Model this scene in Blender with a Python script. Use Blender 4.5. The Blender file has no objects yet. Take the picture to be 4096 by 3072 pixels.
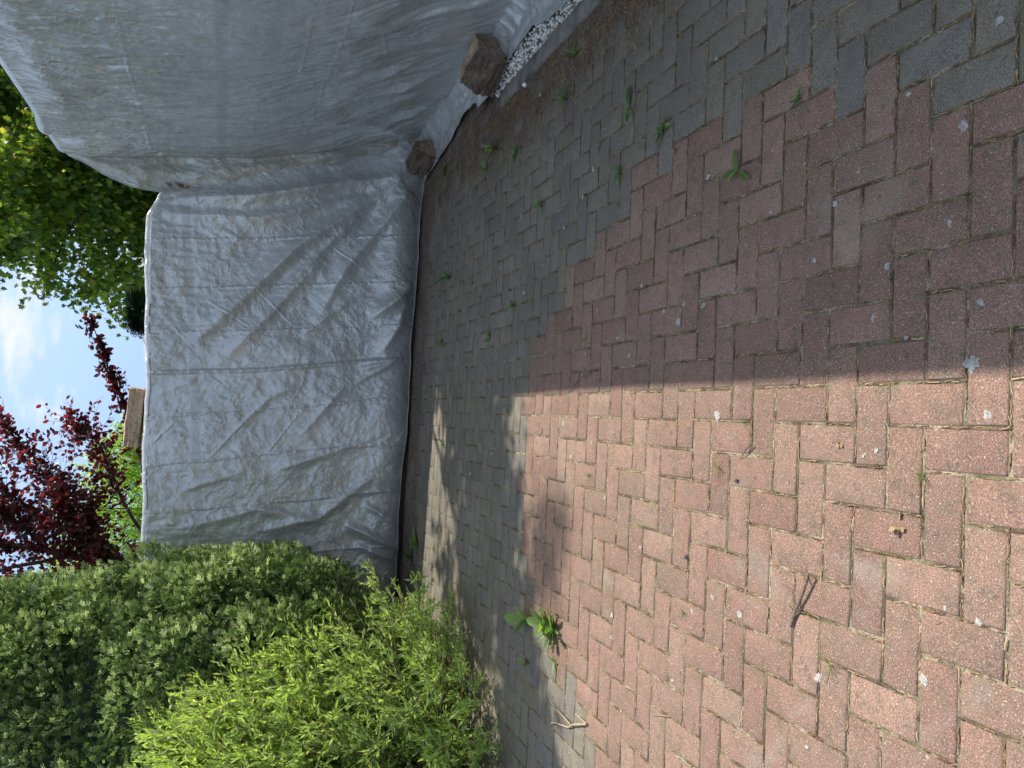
import bpy, math, random
import numpy as np
from mathutils import Vector, Matrix

sc = bpy.context.scene
C = sc.collection
R = math.radians

# ------------------------------------------------------------------ camera
PITCH, ROLL, YAW, HCAM = 0.355552888, 0.066657624, -0.050667430, 1.4935
cy, sy, cp, sp = math.cos(YAW), math.sin(YAW), math.cos(PITCH), math.sin(PITCH)
right0 = Vector((cy, sy, 0)); fwd0 = Vector((-sy, cy, 0)); zu = Vector((0, 0, 1))
fwd = fwd0 * cp - zu * sp
up0 = fwd0 * sp + zu * cp
cr, sr = math.cos(ROLL), math.sin(ROLL)
cam_x = right0 * sr - up0 * cr          # the photograph lies on its side: picture right = down
cam_y = right0 * cr + up0 * sr          # picture up = the scene's right
cam_z = -fwd
cd = bpy.data.cameras.new("camera"); cam = bpy.data.objects.new("camera", cd); C.objects.link(cam)
m = Matrix((cam_x, cam_y, cam_z)).transposed().to_4x4(); m.translation = Vector((0, 0, HCAM))
cam.matrix_world = m
cd.sensor_width = 36; cd.sensor_fit = 'HORIZONTAL'; cd.lens = 3079.57 / 4096 * 36
cd.clip_start = 0.05; cd.clip_end = 2000
sc.camera = cam

# ------------------------------------------------------------------ light
SUN_DIR = Vector((0.60, 0.33, 1.0)).normalized()
ELEV = math.asin(SUN_DIR.z); AZ = math.atan2(SUN_DIR.x, SUN_DIR.y)
ld = bpy.data.lights.new("sun", 'SUN'); ld.energy = 2.75; ld.angle = R(0.53); ld.color = (1.0, 0.93, 0.82)
lo = bpy.data.objects.new("sun", ld); C.objects.link(lo)
lo.rotation_euler = SUN_DIR.to_track_quat('Z', 'Y').to_euler(); lo.location = (6, 4, 12)

w = bpy.data.worlds.new("World"); sc.world = w; w.use_nodes = True
nt = w.node_tree; nt.nodes.clear()
def N(nt, t, **kw):
    n = nt.nodes.new(t)
    for k, v in kw.items():
        if k.startswith('i_'):
            key = k[2:]; key = int(key) if key.isdigit() else key.replace('_', ' ')
            n.inputs[key].default_value = v
        else: setattr(n, k, v)
    return n
wo = N(nt, 'ShaderNodeOutputWorld'); bg = N(nt, 'ShaderNodeBackground'); bg.inputs[1].default_value = 0.15
sky = N(nt, 'ShaderNodeTexSky', sky_type='NISHITA'); sky.sun_disc = False
sky.sun_elevation = ELEV; sky.sun_rotation = AZ; sky.air_density = 1.0; sky.dust_density = 0.3; sky.ozone_density = 1.5
tc = N(nt, 'ShaderNodeTexCoord')
mp = N(nt, 'ShaderNodeMapping'); mp.inputs['Scale'].default_value = (1.0, 1.0, 2.4); mp.inputs['Location'].default_value = (0.35, 0.1, 0.2)
no = N(nt, 'ShaderNodeTexNoise', i_Scale=3.2, i_Detail=9.0, i_Roughness=0.55)
cr_ = N(nt, 'ShaderNodeValToRGB'); cr_.color_ramp.elements[0].position = 0.53; cr_.color_ramp.elements[1].position = 0.60
cr_.color_ramp.elements[1].color = (1, 1, 1, 1); cr_.color_ramp.elements[0].color = (0, 0, 0, 1)
mx = N(nt, 'ShaderNodeMix', data_type='RGBA'); mx.inputs[7].default_value = (3.0, 3.05, 3.1, 1)
L = nt.links.new
L(tc.outputs['Generated'], mp.inputs[0]); L(mp.outputs[0], no.inputs['Vector']); L(no.outputs[0], cr_.inputs[0])
tint = N(nt, 'ShaderNodeMix', data_type='RGBA', blend_type='MULTIPLY'); tint.inputs[0].default_value = 1.0; 
sp_ = N(nt, 'ShaderNodeSeparateXYZ'); L(tc.outputs['Generated'], sp_.inputs[0])
el_ = N(nt, 'ShaderNodeValToRGB'); el_.color_ramp.elements[0].position = 0.0; el_.color_ramp.elements[0].color = (0.085, 0.185, 0.385, 1)
el_.color_ramp.elements[1].position = 0.55; el_.color_ramp.elements[1].color = (1.50, 1.18, 0.90, 1)
L(sp_.outputs[2], el_.inputs[0]); L(el_.outputs[0], tint.inputs[7])
L(sky.outputs[0], tint.inputs[6])
L(cr_.outputs[0], mx.inputs[0]); L(tint.outputs[2], mx.inputs[6]); L(mx.outputs[2], bg.inputs[0]); L(bg.outputs[0], wo.inputs[0])

sc.render.engine = 'CYCLES'
sc.view_settings.view_transform = 'Standard'; sc.view_settings.look = 'None'
sc.view_settings.exposure = 1.15; sc.view_settings.gamma = 1
sc.cycles.max_bounces = 7; sc.cycles.transmission_bounces = 4; sc.cycles.diffuse_bounces = 4
sc.render.resolution_x = 1024; sc.render.resolution_y = 768

# ------------------------------------------------------------------ helpers
rng = np.random.default_rng(11)
random.seed(5)

def mesh_from(name, V, F, mat=None, parent=None, smooth=False, attrs=None, mat_idx=None):
    """V (n,3); F (m,k) uniform faces, or a list of such arrays"""
    V = np.asarray(V, dtype=np.float32)
    Fs = F if isinstance(F, list) else [F]
    Fs = [np.asarray(f, dtype=np.int32) for f in Fs if len(f)]
    me = bpy.data.meshes.new(name)
    me.vertices.add(len(V)); me.vertices.foreach_set('co', V.ravel())
    tot = sum(f.size for f in Fs); npoly = sum(len(f) for f in Fs)
    me.loops.add(tot); me.polygons.add(npoly)
    me.loops.foreach_set('vertex_index', np.concatenate([f.ravel() for f in Fs]))
    st = []; o = 0
    for f in Fs:
        st.append(o + np.arange(len(f)) * f.shape[1]); o += f.size
    me.polygons.foreach_set('loop_start', np.concatenate(st).astype(np.int32))
    if smooth: me.polygons.foreach_set('use_smooth', np.ones(npoly, dtype=bool))
    if mat is not None:
        for mm in (mat if isinstance(mat, (list, tuple)) else [mat]): me.materials.append(mm)
    if mat_idx is not None: me.polygons.foreach_set('material_index', np.asarray(mat_idx, dtype=np.int32))
    me.update(calc_edges=True)
    for k, a in (attrs or {}).items():
        a = np.asarray(a, dtype=np.float32)
        if a.ndim == 1:
            at = me.attributes.new(k, 'FLOAT', 'POINT'); at.data.foreach_set('value', a)
        else:
            at = me.attributes.new(k, 'FLOAT_COLOR', 'POINT')
            if a.shape[1] == 3: a = np.concatenate([a, np.ones((len(a), 1), np.float32)], 1)
            at.data.foreach_set('color', a.ravel())
    me.validate()
    o = bpy.data.objects.new(name, me); C.objects.link(o)
    if parent is not None: o.parent = parent
    return o

def tag(o, label=None, cat=None, group=None, kind=None):
    if label: o['label'] = label
    if cat: o['category'] = cat
    if group: o['group'] = group
    if kind: o['kind'] = kind
    return o

def empty(name, loc=(0, 0, 0)):
    o = bpy.data.objects.new(name, None); o.location = loc; o.empty_display_size = 0.1; C.objects.link(o)
    return o
def at_origin_child(o, root):
    o.parent = root; o.matrix_parent_inverse = Matrix.Translation(-Vector(root.location)); return o

def _hash(ix, iy, iz, seed):
    h = (ix.astype(np.int64) * 374761393 + iy.astype(np.int64) * 668265263 + iz.astype(np.int64) * 2147483647 + seed * 974711) & 0xffffffff
    h = ((h ^ (h >> 13)) * 1274126177) & 0xffffffff
    h = (h ^ (h >> 16)) & 0xffff
    return h / 32767.5 - 1.0
def vn(x, y, z=0.0, seed=0):
    """gradient noise, about -1..1"""
    x, y, z = np.broadcast_arrays(np.asarray(x, float), np.asarray(y, float), np.asarray(z, float))
    x = x + 0.37; y = y + 0.61; z = z + 0.43
    ix, iy, iz = np.floor(x), np.floor(y), np.floor(z)
    fx, fy, fz = x - ix, y - iy, z - iz
    s = lambda t: t * t * t * (t * (t * 6 - 15) + 10)
    u, v, w_ = s(fx), s(fy), s(fz)
    ix, iy, iz = ix.astype(int), iy.astype(int), iz.astype(int)
    r = 0
    for a in (0, 1):
        for b in (0, 1):
            for c in (0, 1):
                h1 = _hash(ix + a, iy + b, iz + c, seed) * math.pi; h2 = _hash(ix + a, iy + b, iz + c, seed + 101)
                q = np.sqrt(np.clip(1 - (h2 * .6) ** 2, 0, 1))
                g = (fx - a) * np.cos(h1) * q + (fy - b) * np.sin(h1) * q + (fz - c) * h2 * .6
                r = r + g * (u if a else 1 - u) * (v if b else 1 - v) * (w_ if c else 1 - w_)
    return np.clip(r * 1.75, -1, 1)
def fbm(x, y, z=0.0, seed=0, oct=4, g=0.5):
    r = 0; a = 1.0
    for i in range(oct):
        r = r + a * vn(np.asarray(x) * 2 ** i, np.asarray(y) * 2 ** i, np.asarray(z) * 2 ** i, seed + i * 7); a *= g
    return r
def ridged(x, y, z=0.0, seed=0, oct=3):
    r = 0; a = 1.0
    for i in range(oct):
        r = r + a * (1 - np.abs(vn(np.asarray(x) * 2 ** i, np.asarray(y) * 2 ** i, z, seed + i * 13)) * 2); a *= 0.5
    return r
def sstep(a, b, x):
    t = np.clip((x - a) / (b - a), 0, 1); return t * t * (3 - 2 * t)

class MB:
    def __init__(s): s.V = []; s.Q = []; s.T = []; s.n = 0; s.A = []
    def add(s, V, Q=None, T=None, a=0.0):
        V = np.asarray(V, float); s.V.append(V)
        if Q is not None and len(Q): s.Q.append(np.asarray(Q) + s.n)
        if T is not None and len(T): s.T.append(np.asarray(T) + s.n)
        s.A.append(np.full(len(V), a)); s.n += len(V)
    def tube(s, P, r, seg=6, a=0.0, cap=True):
        P = np.asarray(P, float); n = len(P); r = np.broadcast_to(np.asarray(r, float), (n,))
        T = np.gradient(P, axis=0); T /= np.linalg.norm(T, axis=1)[:, None] + 1e-9
        ref = np.array([0.31, 0.23, 0.92]); ref = ref if abs(T[0] @ ref) < 0.9 else np.array([1.0, 0.1, 0])
        B = np.cross(T, ref); B /= np.linalg.norm(B, axis=1)[:, None] + 1e-9
        D = np.cross(T, B); ang = np.arange(seg) * 2 * np.pi / seg
        V = P[:, None, :] + r[:, None, None] * (np.cos(ang)[None, :, None] * B[:, None, :] + np.sin(ang)[None, :, None] * D[:, None, :])
        V = V.reshape(-1, 3); i = np.arange(n - 1)[:, None] * seg; j = np.arange(seg)[None, :]; k = (j + 1) % seg
        Q = np.stack([i + j, i + k, i + seg + k, i + seg + j], -1).reshape(-1, 4)
        V = np.vstack([V, P[0], P[-1]]); c0, c1 = n * seg, n * seg + 1; jj = np.arange(seg); kk = (jj + 1) % seg
        Tt = np.vstack([np.stack([kk, jj, np.full(seg, c0)], -1), np.stack([(n - 1) * seg + jj, (n - 1) * seg + kk, np.full(seg, c1)], -1)])
        s.add(V, Q, Tt if cap else None, a)
    def box(s, lo, hi, a=0.0, bev=0.0):
        x0, y0, z0 = lo; x1, y1, z1 = hi; b = bev
        if b:
            V = [(x0, y0, z0), (x1, y0, z0), (x1, y1, z0), (x0, y1, z0), (x0, y0, z1 - b), (x1, y0, z1 - b), (x1, y1, z1 - b), (x0, y1, z1 - b),
                 (x0 + b, y0 + b, z1), (x1 - b, y0 + b, z1), (x1 - b, y1 - b, z1), (x0 + b, y1 - b, z1)]
            Q = [(3, 2, 1, 0), (8, 9, 10, 11)] + [(i, (i + 1) % 4, 4 + (i + 1) % 4, 4 + i) for i in range(4)] + [(4 + i, 4 + (i + 1) % 4, 8 + (i + 1) % 4, 8 + i) for i in range(4)]
        else:
            V = [(x0, y0, z0), (x1, y0, z0), (x1, y1, z0), (x0, y1, z0), (x0, y0, z1), (x1, y0, z1), (x1, y1, z1), (x0, y1, z1)]
            Q = [(3, 2, 1, 0), (4, 5, 6, 7)] + [(i, (i + 1) % 4, 4 + (i + 1) % 4, 4 + i) for i in range(4)]
        s.add(V, Q, None, a)
    def build(s, name, mat, parent=None, smooth=False):
        F = []
        if s.Q: F.append(np.vstack(s.Q))
        if s.T: F.append(np.vstack(s.T))
        return mesh_from(name, np.vstack(s.V), F, mat, parent, smooth, {'rnd': np.concatenate(s.A)})

def unit(v): return v / (np.linalg.norm(v, axis=-1, keepdims=True) + 1e-9)

def leaves(name, P, D, Nn, S, T, TF, mat, parent=None, rnd=None):
    """one mesh of many leaves: P pos, D long axis, Nn face normal, S size, T template verts, TF template faces"""
    n = len(P); D = unit(np.asarray(D)); Sd = unit(np.cross(D, Nn)); Nn = np.cross(Sd, D)
    T = np.asarray(T, float)
    V = P[:, None, :] + S[:, None, None] * (T[None, :, 0:1] * Sd[:, None, :] + T[None, :, 1:2] * D[:, None, :] + T[None, :, 2:3] * Nn[:, None, :])
    k = len(T); F = (np.arange(n)[:, None, None] * k + np.asarray(TF)[None]).reshape(-1, np.asarray(TF).shape[1])
    if rnd is None: rnd = rng.random(n)
    return mesh_from(name, V.reshape(-1, 3), F, mat, parent, False, {'rnd': np.repeat(rnd, k)})

# templates -------------------------------------------------------------
def fan(outline, c, zf=0.18):
    V = [(c[0], c[1], 0)] + [(x, y, abs(x) * zf) for x, y in outline]
    n = len(outline); return V, [(0, 1 + i, 1 + (i + 1) % n) for i in range(n)]
half = [(0.10, -0.02), (0.36, -0.10), (0.30, 0.16), (0.56, 0.42), (0.26, 0.42), (0.30, 0.72), (0.12, 0.66)]
MAPLE = fan([(0, 0)] + half + [(0, 1.0)] + [(-x, y) for x, y in half[::-1]], (0, 0.34))
BEECH = fan([(0, 0), (0.27, 0.22), (0.34, 0.5), (0.2, 0.82), (0, 1), (-0.2, 0.82), (-0.34, 0.5), (-0.27, 0.22)], (0, 0.5), 0.22)
NARROW = ([(0, 0, 0), (0.135, 0.45, 0.06), (0, 1, 0.02), (-0.135, 0.45, 0.06), (0, .45, 0)], [(0, 1, 4), (1, 2, 4), (2, 3, 4), (3, 0, 4)])
def spray_template():
    V = []; F = []
    def kite(p, d, l, wd):
        p = np.array(p); d = np.array(d) / np.hypot(*d[:2]); s = np.array([d[1], -d[0]]); b = len(V)
        zc = random.uniform(-.03, .03)
        for q, z in ((p, 0), (p + d * l * .55 + s * wd, .02 + zc), (p + d * l, zc), (p + d * l * .55 - s * wd, .02 + zc)): V.append((q[0], q[1], z))
        F.append((b, b + 1, b + 2)); F.append((b, b + 2, b + 3))
    kite((0, 0), (0.02, 1), 1.0, 0.022)
    for i in range(5):
        y = 0.16 + i * 0.16
        for sgn in (-1, 1):
            l = 0.44 * (1 - 0.10 * i); y2 = y + (0.05 if sgn > 0 else 0)
            kite((0, y2), (sgn * 0.72, 0.70), l, 0.026)
            if i < 3:
                q = (sgn * 0.72 * l * .45, y2 + .7 * l * .45); kite(q, (sgn * .25, .95), l * .55, 0.022)
    return V, F
SPRAY = spray_template()

# ------------------------------------------------------------------ materials
def new_mat(name):
    mt = bpy.data.materials.new(name); mt.use_nodes = True; n = mt.node_tree; n.nodes.clear()
    out = N(n, 'ShaderNodeOutputMaterial'); return mt, n, out
def ramp(n, fac, stops, interp='LINEAR'):
    r = N(n, 'ShaderNodeValToRGB'); r.color_ramp.interpolation = interp; e = r.color_ramp.elements
    while len(e) < len(stops): e.new(0.5)
    for el, (p, c) in zip(e, stops): el.position = p; el.color = (c if len(c) == 4 else (*c, 1)) if hasattr(c, '__len__') else (c, c, c, 1)
    n.links.new(fac, r.inputs[0]); return r.outputs[0]
def mixc(n, fac, a, b, mode='MIX'):
    x = N(n, 'ShaderNodeMix', data_type='RGBA', blend_type=mode)
    for s, v in ((0, fac), (6, a), (7, b)):
        if isinstance(v, bpy.types.NodeSocket): n.links.new(v, x.inputs[s])
        else: x.inputs[s].default_value = v if s == 0 or len(v) == 4 else (*v, 1)
    return x.outputs[2]
def mth(n, op, a, b=0.0, c=None):
    x = N(n, 'ShaderNodeMath', operation=op)
    for i, v in enumerate((a, b) if c is None else (a, b, c)):
        if isinstance(v, bpy.types.NodeSocket): n.links.new(v, x.inputs[i])
        else: x.inputs[i].default_value = v
    return x.outputs[0]
def noise(n, vec, scale, detail=3.0, rough=0.5, dist=0.0):
    x = N(n, 'ShaderNodeTexNoise', i_Scale=scale, i_Detail=detail, i_Roughness=rough, i_Distortion=dist)
    if vec is not None: n.links.new(vec, x.inputs['Vector'])
    return x
def objco(n, scale=None):
    t = N(n, 'ShaderNodeTexCoord').outputs['Object']
    if scale:
        mp = N(n, 'ShaderNodeMapping'); mp.inputs['Scale'].default_value = scale; n.links.new(t, mp.inputs[0]); t = mp.outputs[0]
    return t
def attr(n, name): return N(n, 'ShaderNodeAttribute', attribute_name=name)
def bump(n, h, strength, dist, prev=None):
    b = N(n, 'ShaderNodeBump', i_Strength=strength, i_Distance=dist); n.links.new(h, b.inputs['Height'])
    if prev: n.links.new(prev, b.inputs['Normal'])
    return b.outputs[0]

def leaf_mat(name, stops, trans=0.45, tcol=1.6, rough=0.45, tint=(1, 1, 1), spec=0.4):
    mt, n, out = new_mat(name)
    a = attr(n, 'rnd').outputs['Fac']; col = ramp(n, a, stops)
    p = N(n, 'ShaderNodeBsdfPrincipled', i_Roughness=rough); p.inputs['Specular IOR Level'].default_value = spec
    n.links.new(col, p.inputs['Base Color'])
    t = N(n, 'ShaderNodeBsdfTranslucent'); tc = mixc(n, 1.0, col, (tint[0] * tcol, tint[1] * tcol, tint[2] * tcol), 'MULTIPLY'); n.links.new(tc, t.inputs[0])
    ms = N(n, 'ShaderNodeMixShader'); ms.inputs[0].default_value = trans
    n.links.new(p.outputs[0], ms.inputs[1]); n.links.new(t.outputs[0], ms.inputs[2]); n.links.new(ms.outputs[0], out.inputs[0])
    return mt
M_MAPLE = leaf_mat('maple leaf', [(0, (0.035, 0.070, 0.015)), (0.45, (0.075, 0.135, 0.024)), (0.85, (0.17, 0.25, 0.04)), (0.96, (0.32, 0.36, 0.07)), (1.0, (0.20, 0.11, 0.05))], 0.5, 2.6, 0.4, (1.25, 1.2, 0.55))
M_BEECH = leaf_mat('copper beech leaf', [(0, (0.022, 0.012, 0.014)), (0.5, (0.05, 0.018, 0.020)), (0.9, (0.075, 0.020, 0.018)), (1, (0.12, 0.035, 0.018))], 0.45, 3.4, 0.32, (1.7, 0.55, 0.6), 0.5)
M_LIGHTG = leaf_mat('light green leaf', [(0, (0.12, 0.21, 0.04)), (1, (0.28, 0.38, 0.08))], 0.55, 2.6, 0.5, (1.1, 1.1, 0.6))
M_CEDAR = leaf_mat('thuja foliage', [(0, (0.04, 0.072, 0.027)), (0.35, (0.12, 0.175, 0.062)), (0.7, (0.33, 0.39, 0.165)), (1, (0.58, 0.62, 0.36))], 0.27, 1.8, 0.42, (.9, 1.05, .75), 0.2)
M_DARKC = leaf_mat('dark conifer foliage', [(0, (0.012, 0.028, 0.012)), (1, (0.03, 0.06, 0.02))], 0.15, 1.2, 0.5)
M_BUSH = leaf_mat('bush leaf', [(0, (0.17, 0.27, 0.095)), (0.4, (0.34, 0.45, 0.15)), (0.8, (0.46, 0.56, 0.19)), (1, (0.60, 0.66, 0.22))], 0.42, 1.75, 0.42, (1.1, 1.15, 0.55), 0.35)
M_WEED = leaf_mat('weed leaf', [(0, (0.07, 0.13, 0.035)), (0.7, (0.14, 0.24, 0.06)), (1, (0.24, 0.36, 0.09))], 0.35, 1.6, 0.4, (1.1, 1.15, .6))
M_MOSS = leaf_mat('moss blade', [(0, (0.05, 0.075, 0.02)), (0.6, (0.10, 0.12, 0.03)), (1, (0.22, 0.20, 0.07))], 0.3, 1.3, 0.6)
M_NEEDLE = leaf_mat('dry needle', [(0, (0.07, 0.035, 0.02)), (0.35, (0.17, 0.09, 0.045)), (0.7, (0.34, 0.22, 0.11)), (1, (0.55, 0.42, 0.24))], 0.1, 1.0, 0.6)

def wood_mat(name, c0, c1, scale=(30, 3, 30), sc2=1.0, bumpd=0.004, rough=0.8):
    mt, n, out = new_mat(name); v = objco(n, scale)
    a = noise(n, v, 2.0 * sc2, 6, 0.65, 0.6).outputs[0]; col = ramp(n, a, [(0.3, c0), (0.7, c1)])
    p = N(n, 'ShaderNodeBsdfPrincipled', i_Roughness=rough); n.links.new(col, p.inputs['Base Color'])
    n.links.new(bump(n, a, 0.8, bumpd), p.inputs['Normal']); n.links.new(p.outputs[0], out.inputs[0]); return mt
M_BARK = wood_mat('bark', (0.035, 0.026, 0.02), (0.12, 0.09, 0.065), (18, 18, 5), 1, 0.01)
M_STEM = wood_mat('young stem', (0.13, 0.12, 0.05), (0.30, 0.27, 0.13), (40, 40, 40), 1, 0.001)
M_TWIG = wood_mat('twig bark', (0.08, 0.055, 0.045), (0.26, 0.19, 0.15), (60, 60, 60), 1, 0.001)
M_TWIGPALE = wood_mat('pale peeled twig', (0.30, 0.23, 0.15), (0.58, 0.48, 0.34), (60, 60, 60), 1, 0.001)

# silver tarpaulin: crumpled woven plastic
def tarp_mat(name, base, dirt, stretch=0.8):
    mt, n, out = new_mat(name); v = objco(n)
    at = attr(n, 'mask'); sepc = N(n, 'ShaderNodeSeparateColor'); n.links.new(at.outputs['Color'], sepc.inputs[0])
    band, dm, rust = sepc.outputs[0], sepc.outputs[1], sepc.outputs[2]
    # warp for crumple facets
    nz = noise(n, v, 5.0, 3, 0.5)
    wv = N(n, 'ShaderNodeVectorMath', operation='MULTIPLY_ADD'); n.links.new(nz.outputs['Color'], wv.inputs[0]); wv.inputs[1].default_value = (0.12, 0.12, 0.12); n.links.new(v, wv.inputs[2])
    def rmf(scale, vec, det=5.0, lac=2.1, off=1.0, gain=1.6, dist=0.25):
        x = N(n, 'ShaderNodeTexNoise', noise_type='RIDGED_MULTIFRACTAL', i_Scale=scale, i_Detail=det, i_Roughness=0.55, i_Lacunarity=lac, i_Offset=off, i_Gain=gain, i_Distortion=dist); x.normalize = False
        n.links.new(vec, x.inputs['Vector']); return x.outputs[0]
    mpz = N(n, 'ShaderNodeMapping'); mpz.inputs['Scale'].default_value = (1.0, 1.0, stretch); n.links.new(wv.outputs[0], mpz.inputs[0])
    amt = noise(n, v, 2.3, 2, 0.5).outputs[0]; amt = ramp(n, amt, [(0.35, 0.45), (0.65, 1.0)])
    nb = mth(n, 'SUBTRACT', 1.0, mth(n, 'MULTIPLY', band, 0.85)); amt2 = amt
    h = mth(n, 'ADD', mth(n, 'MULTIPLY', rmf(3.4, mpz.outputs[0], 7.0), 0.68), mth(n, 'MULTIPLY', rmf(9.0, mpz.outputs[0], 4.0), 0.05))
    for s_, wd_, am_ in ((3.0, 0.02, 0.10), (6.5, 0.03, 0.06)):
        vo = N(n, 'ShaderNodeTexVoronoi', feature='DISTANCE_TO_EDGE', i_Scale=s_); n.links.new(wv.outputs[0], vo.inputs['Vector'])
        h = mth(n, 'ADD', h, mth(n, 'MULTIPLY', ramp(n, vo.outputs['Distance'], [(0.0, 1.0), (wd_, 0.0)]), am_))
    h2 = mth(n, 'MULTIPLY', h, amt2)
    nrm = bump(n, h2, 1.0, 0.0115)
    n.links.new(mth(n, 'SUBTRACT', 1.0, mth(n, 'MULTIPLY', band, 0.7)), nrm.node.inputs['Strength'])
    weave = noise(n, objco(n, (1.0, 1.0, 1.0)), 420.0, 1, 0.5).outputs[0]
    nrm = bump(n, weave, 0.10, 0.001, nrm)
    big = noise(n, v, 1.6, 4, 0.6).outputs[0]; mid = noise(n, v, 14.0, 5, 0.6).outputs[0]
    c = ramp(n, big, [(0.3, tuple(x * 0.86 for x in base)), (0.7, tuple(x * 1.10 for x in base))])
    c = mixc(n, mth(n, 'MULTIPLY', ramp(n, mid, [(0.45, 0.0), (0.75, 1.0)]), 0.35), c, tuple(x * f for x, f in zip(base, (0.86, 0.84, 0.76))))
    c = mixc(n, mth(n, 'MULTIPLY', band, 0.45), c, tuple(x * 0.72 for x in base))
    dn = ramp(n, noise(n, v, 9.0, 6, 0.65).outputs[0], [(0.35, 0.15), (0.62, 1.0)])
    c = mixc(n, mth(n, 'MULTIPLY', dm, dn), c, dirt)
    rn = ramp(n, noise(n, v, 26.0, 6, 0.7).outputs[0], [(0.42, 0.0), (0.58, 1.0)])
    c = mixc(n, mth(n, 'MULTIPLY', rust, rn), c, (0.11, 0.055, 0.03))
    sp = ramp(n, noise(n, v, 60.0, 2, 0.5).outputs[0], [(0.70, 0.0), (0.74, 1.0)])
    c = mixc(n, mth(n, 'MULTIPLY', sp, 0.3), c, (0.16, 0.15, 0.13))
    p = N(n, 'ShaderNodeBsdfPrincipled'); p.inputs['Metallic'].default_value = 0.34; p.inputs['Specular IOR Level'].default_value = 0.6
    n.links.new(c, p.inputs['Base Color']); n.links.new(ramp(n, mid, [(0.3, 0.20), (0.7, 0.36)]), p.inputs['Roughness'])
    n.links.new(nrm, p.inputs['Normal']); n.links.new(p.outputs[0], out.inputs[0]); return mt
M_TARP = tarp_mat('silver tarp', (0.57, 0.58, 0.585), (0.38, 0.365, 0.32))
M_TARP2 = tarp_mat('silver tarp weathered', (0.56, 0.58, 0.595), (0.37, 0.345, 0.28), 0.35)
mt, n, out = new_mat('tarp hem'); p = N(n, 'ShaderNodeBsdfPrincipled', i_Roughness=0.4)
n.links.new(ramp(n, noise(n, objco(n), 20, 3).outputs[0], [(0.3, (0.36, 0.38, 0.39)), (0.7, (0.55, 0.58, 0.60))]), p.inputs['Base Color']); n.links.new(p.outputs[0], out.inputs[0]); M_HEM = mt
mt, n, out = new_mat('grommet metal'); p = N(n, 'ShaderNodeBsdfPrincipled', i_Roughness=0.35, i_Metallic=0.9)
n.links.new(ramp(n, noise(n, objco(n), 90, 3).outputs[0], [(0.3, (0.35, 0.33, 0.3)), (0.7, (0.7, 0.69, 0.66))]), p.inputs['Base Color']); n.links.new(p.outputs[0], out.inputs[0]); M_GROM = mt

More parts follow.
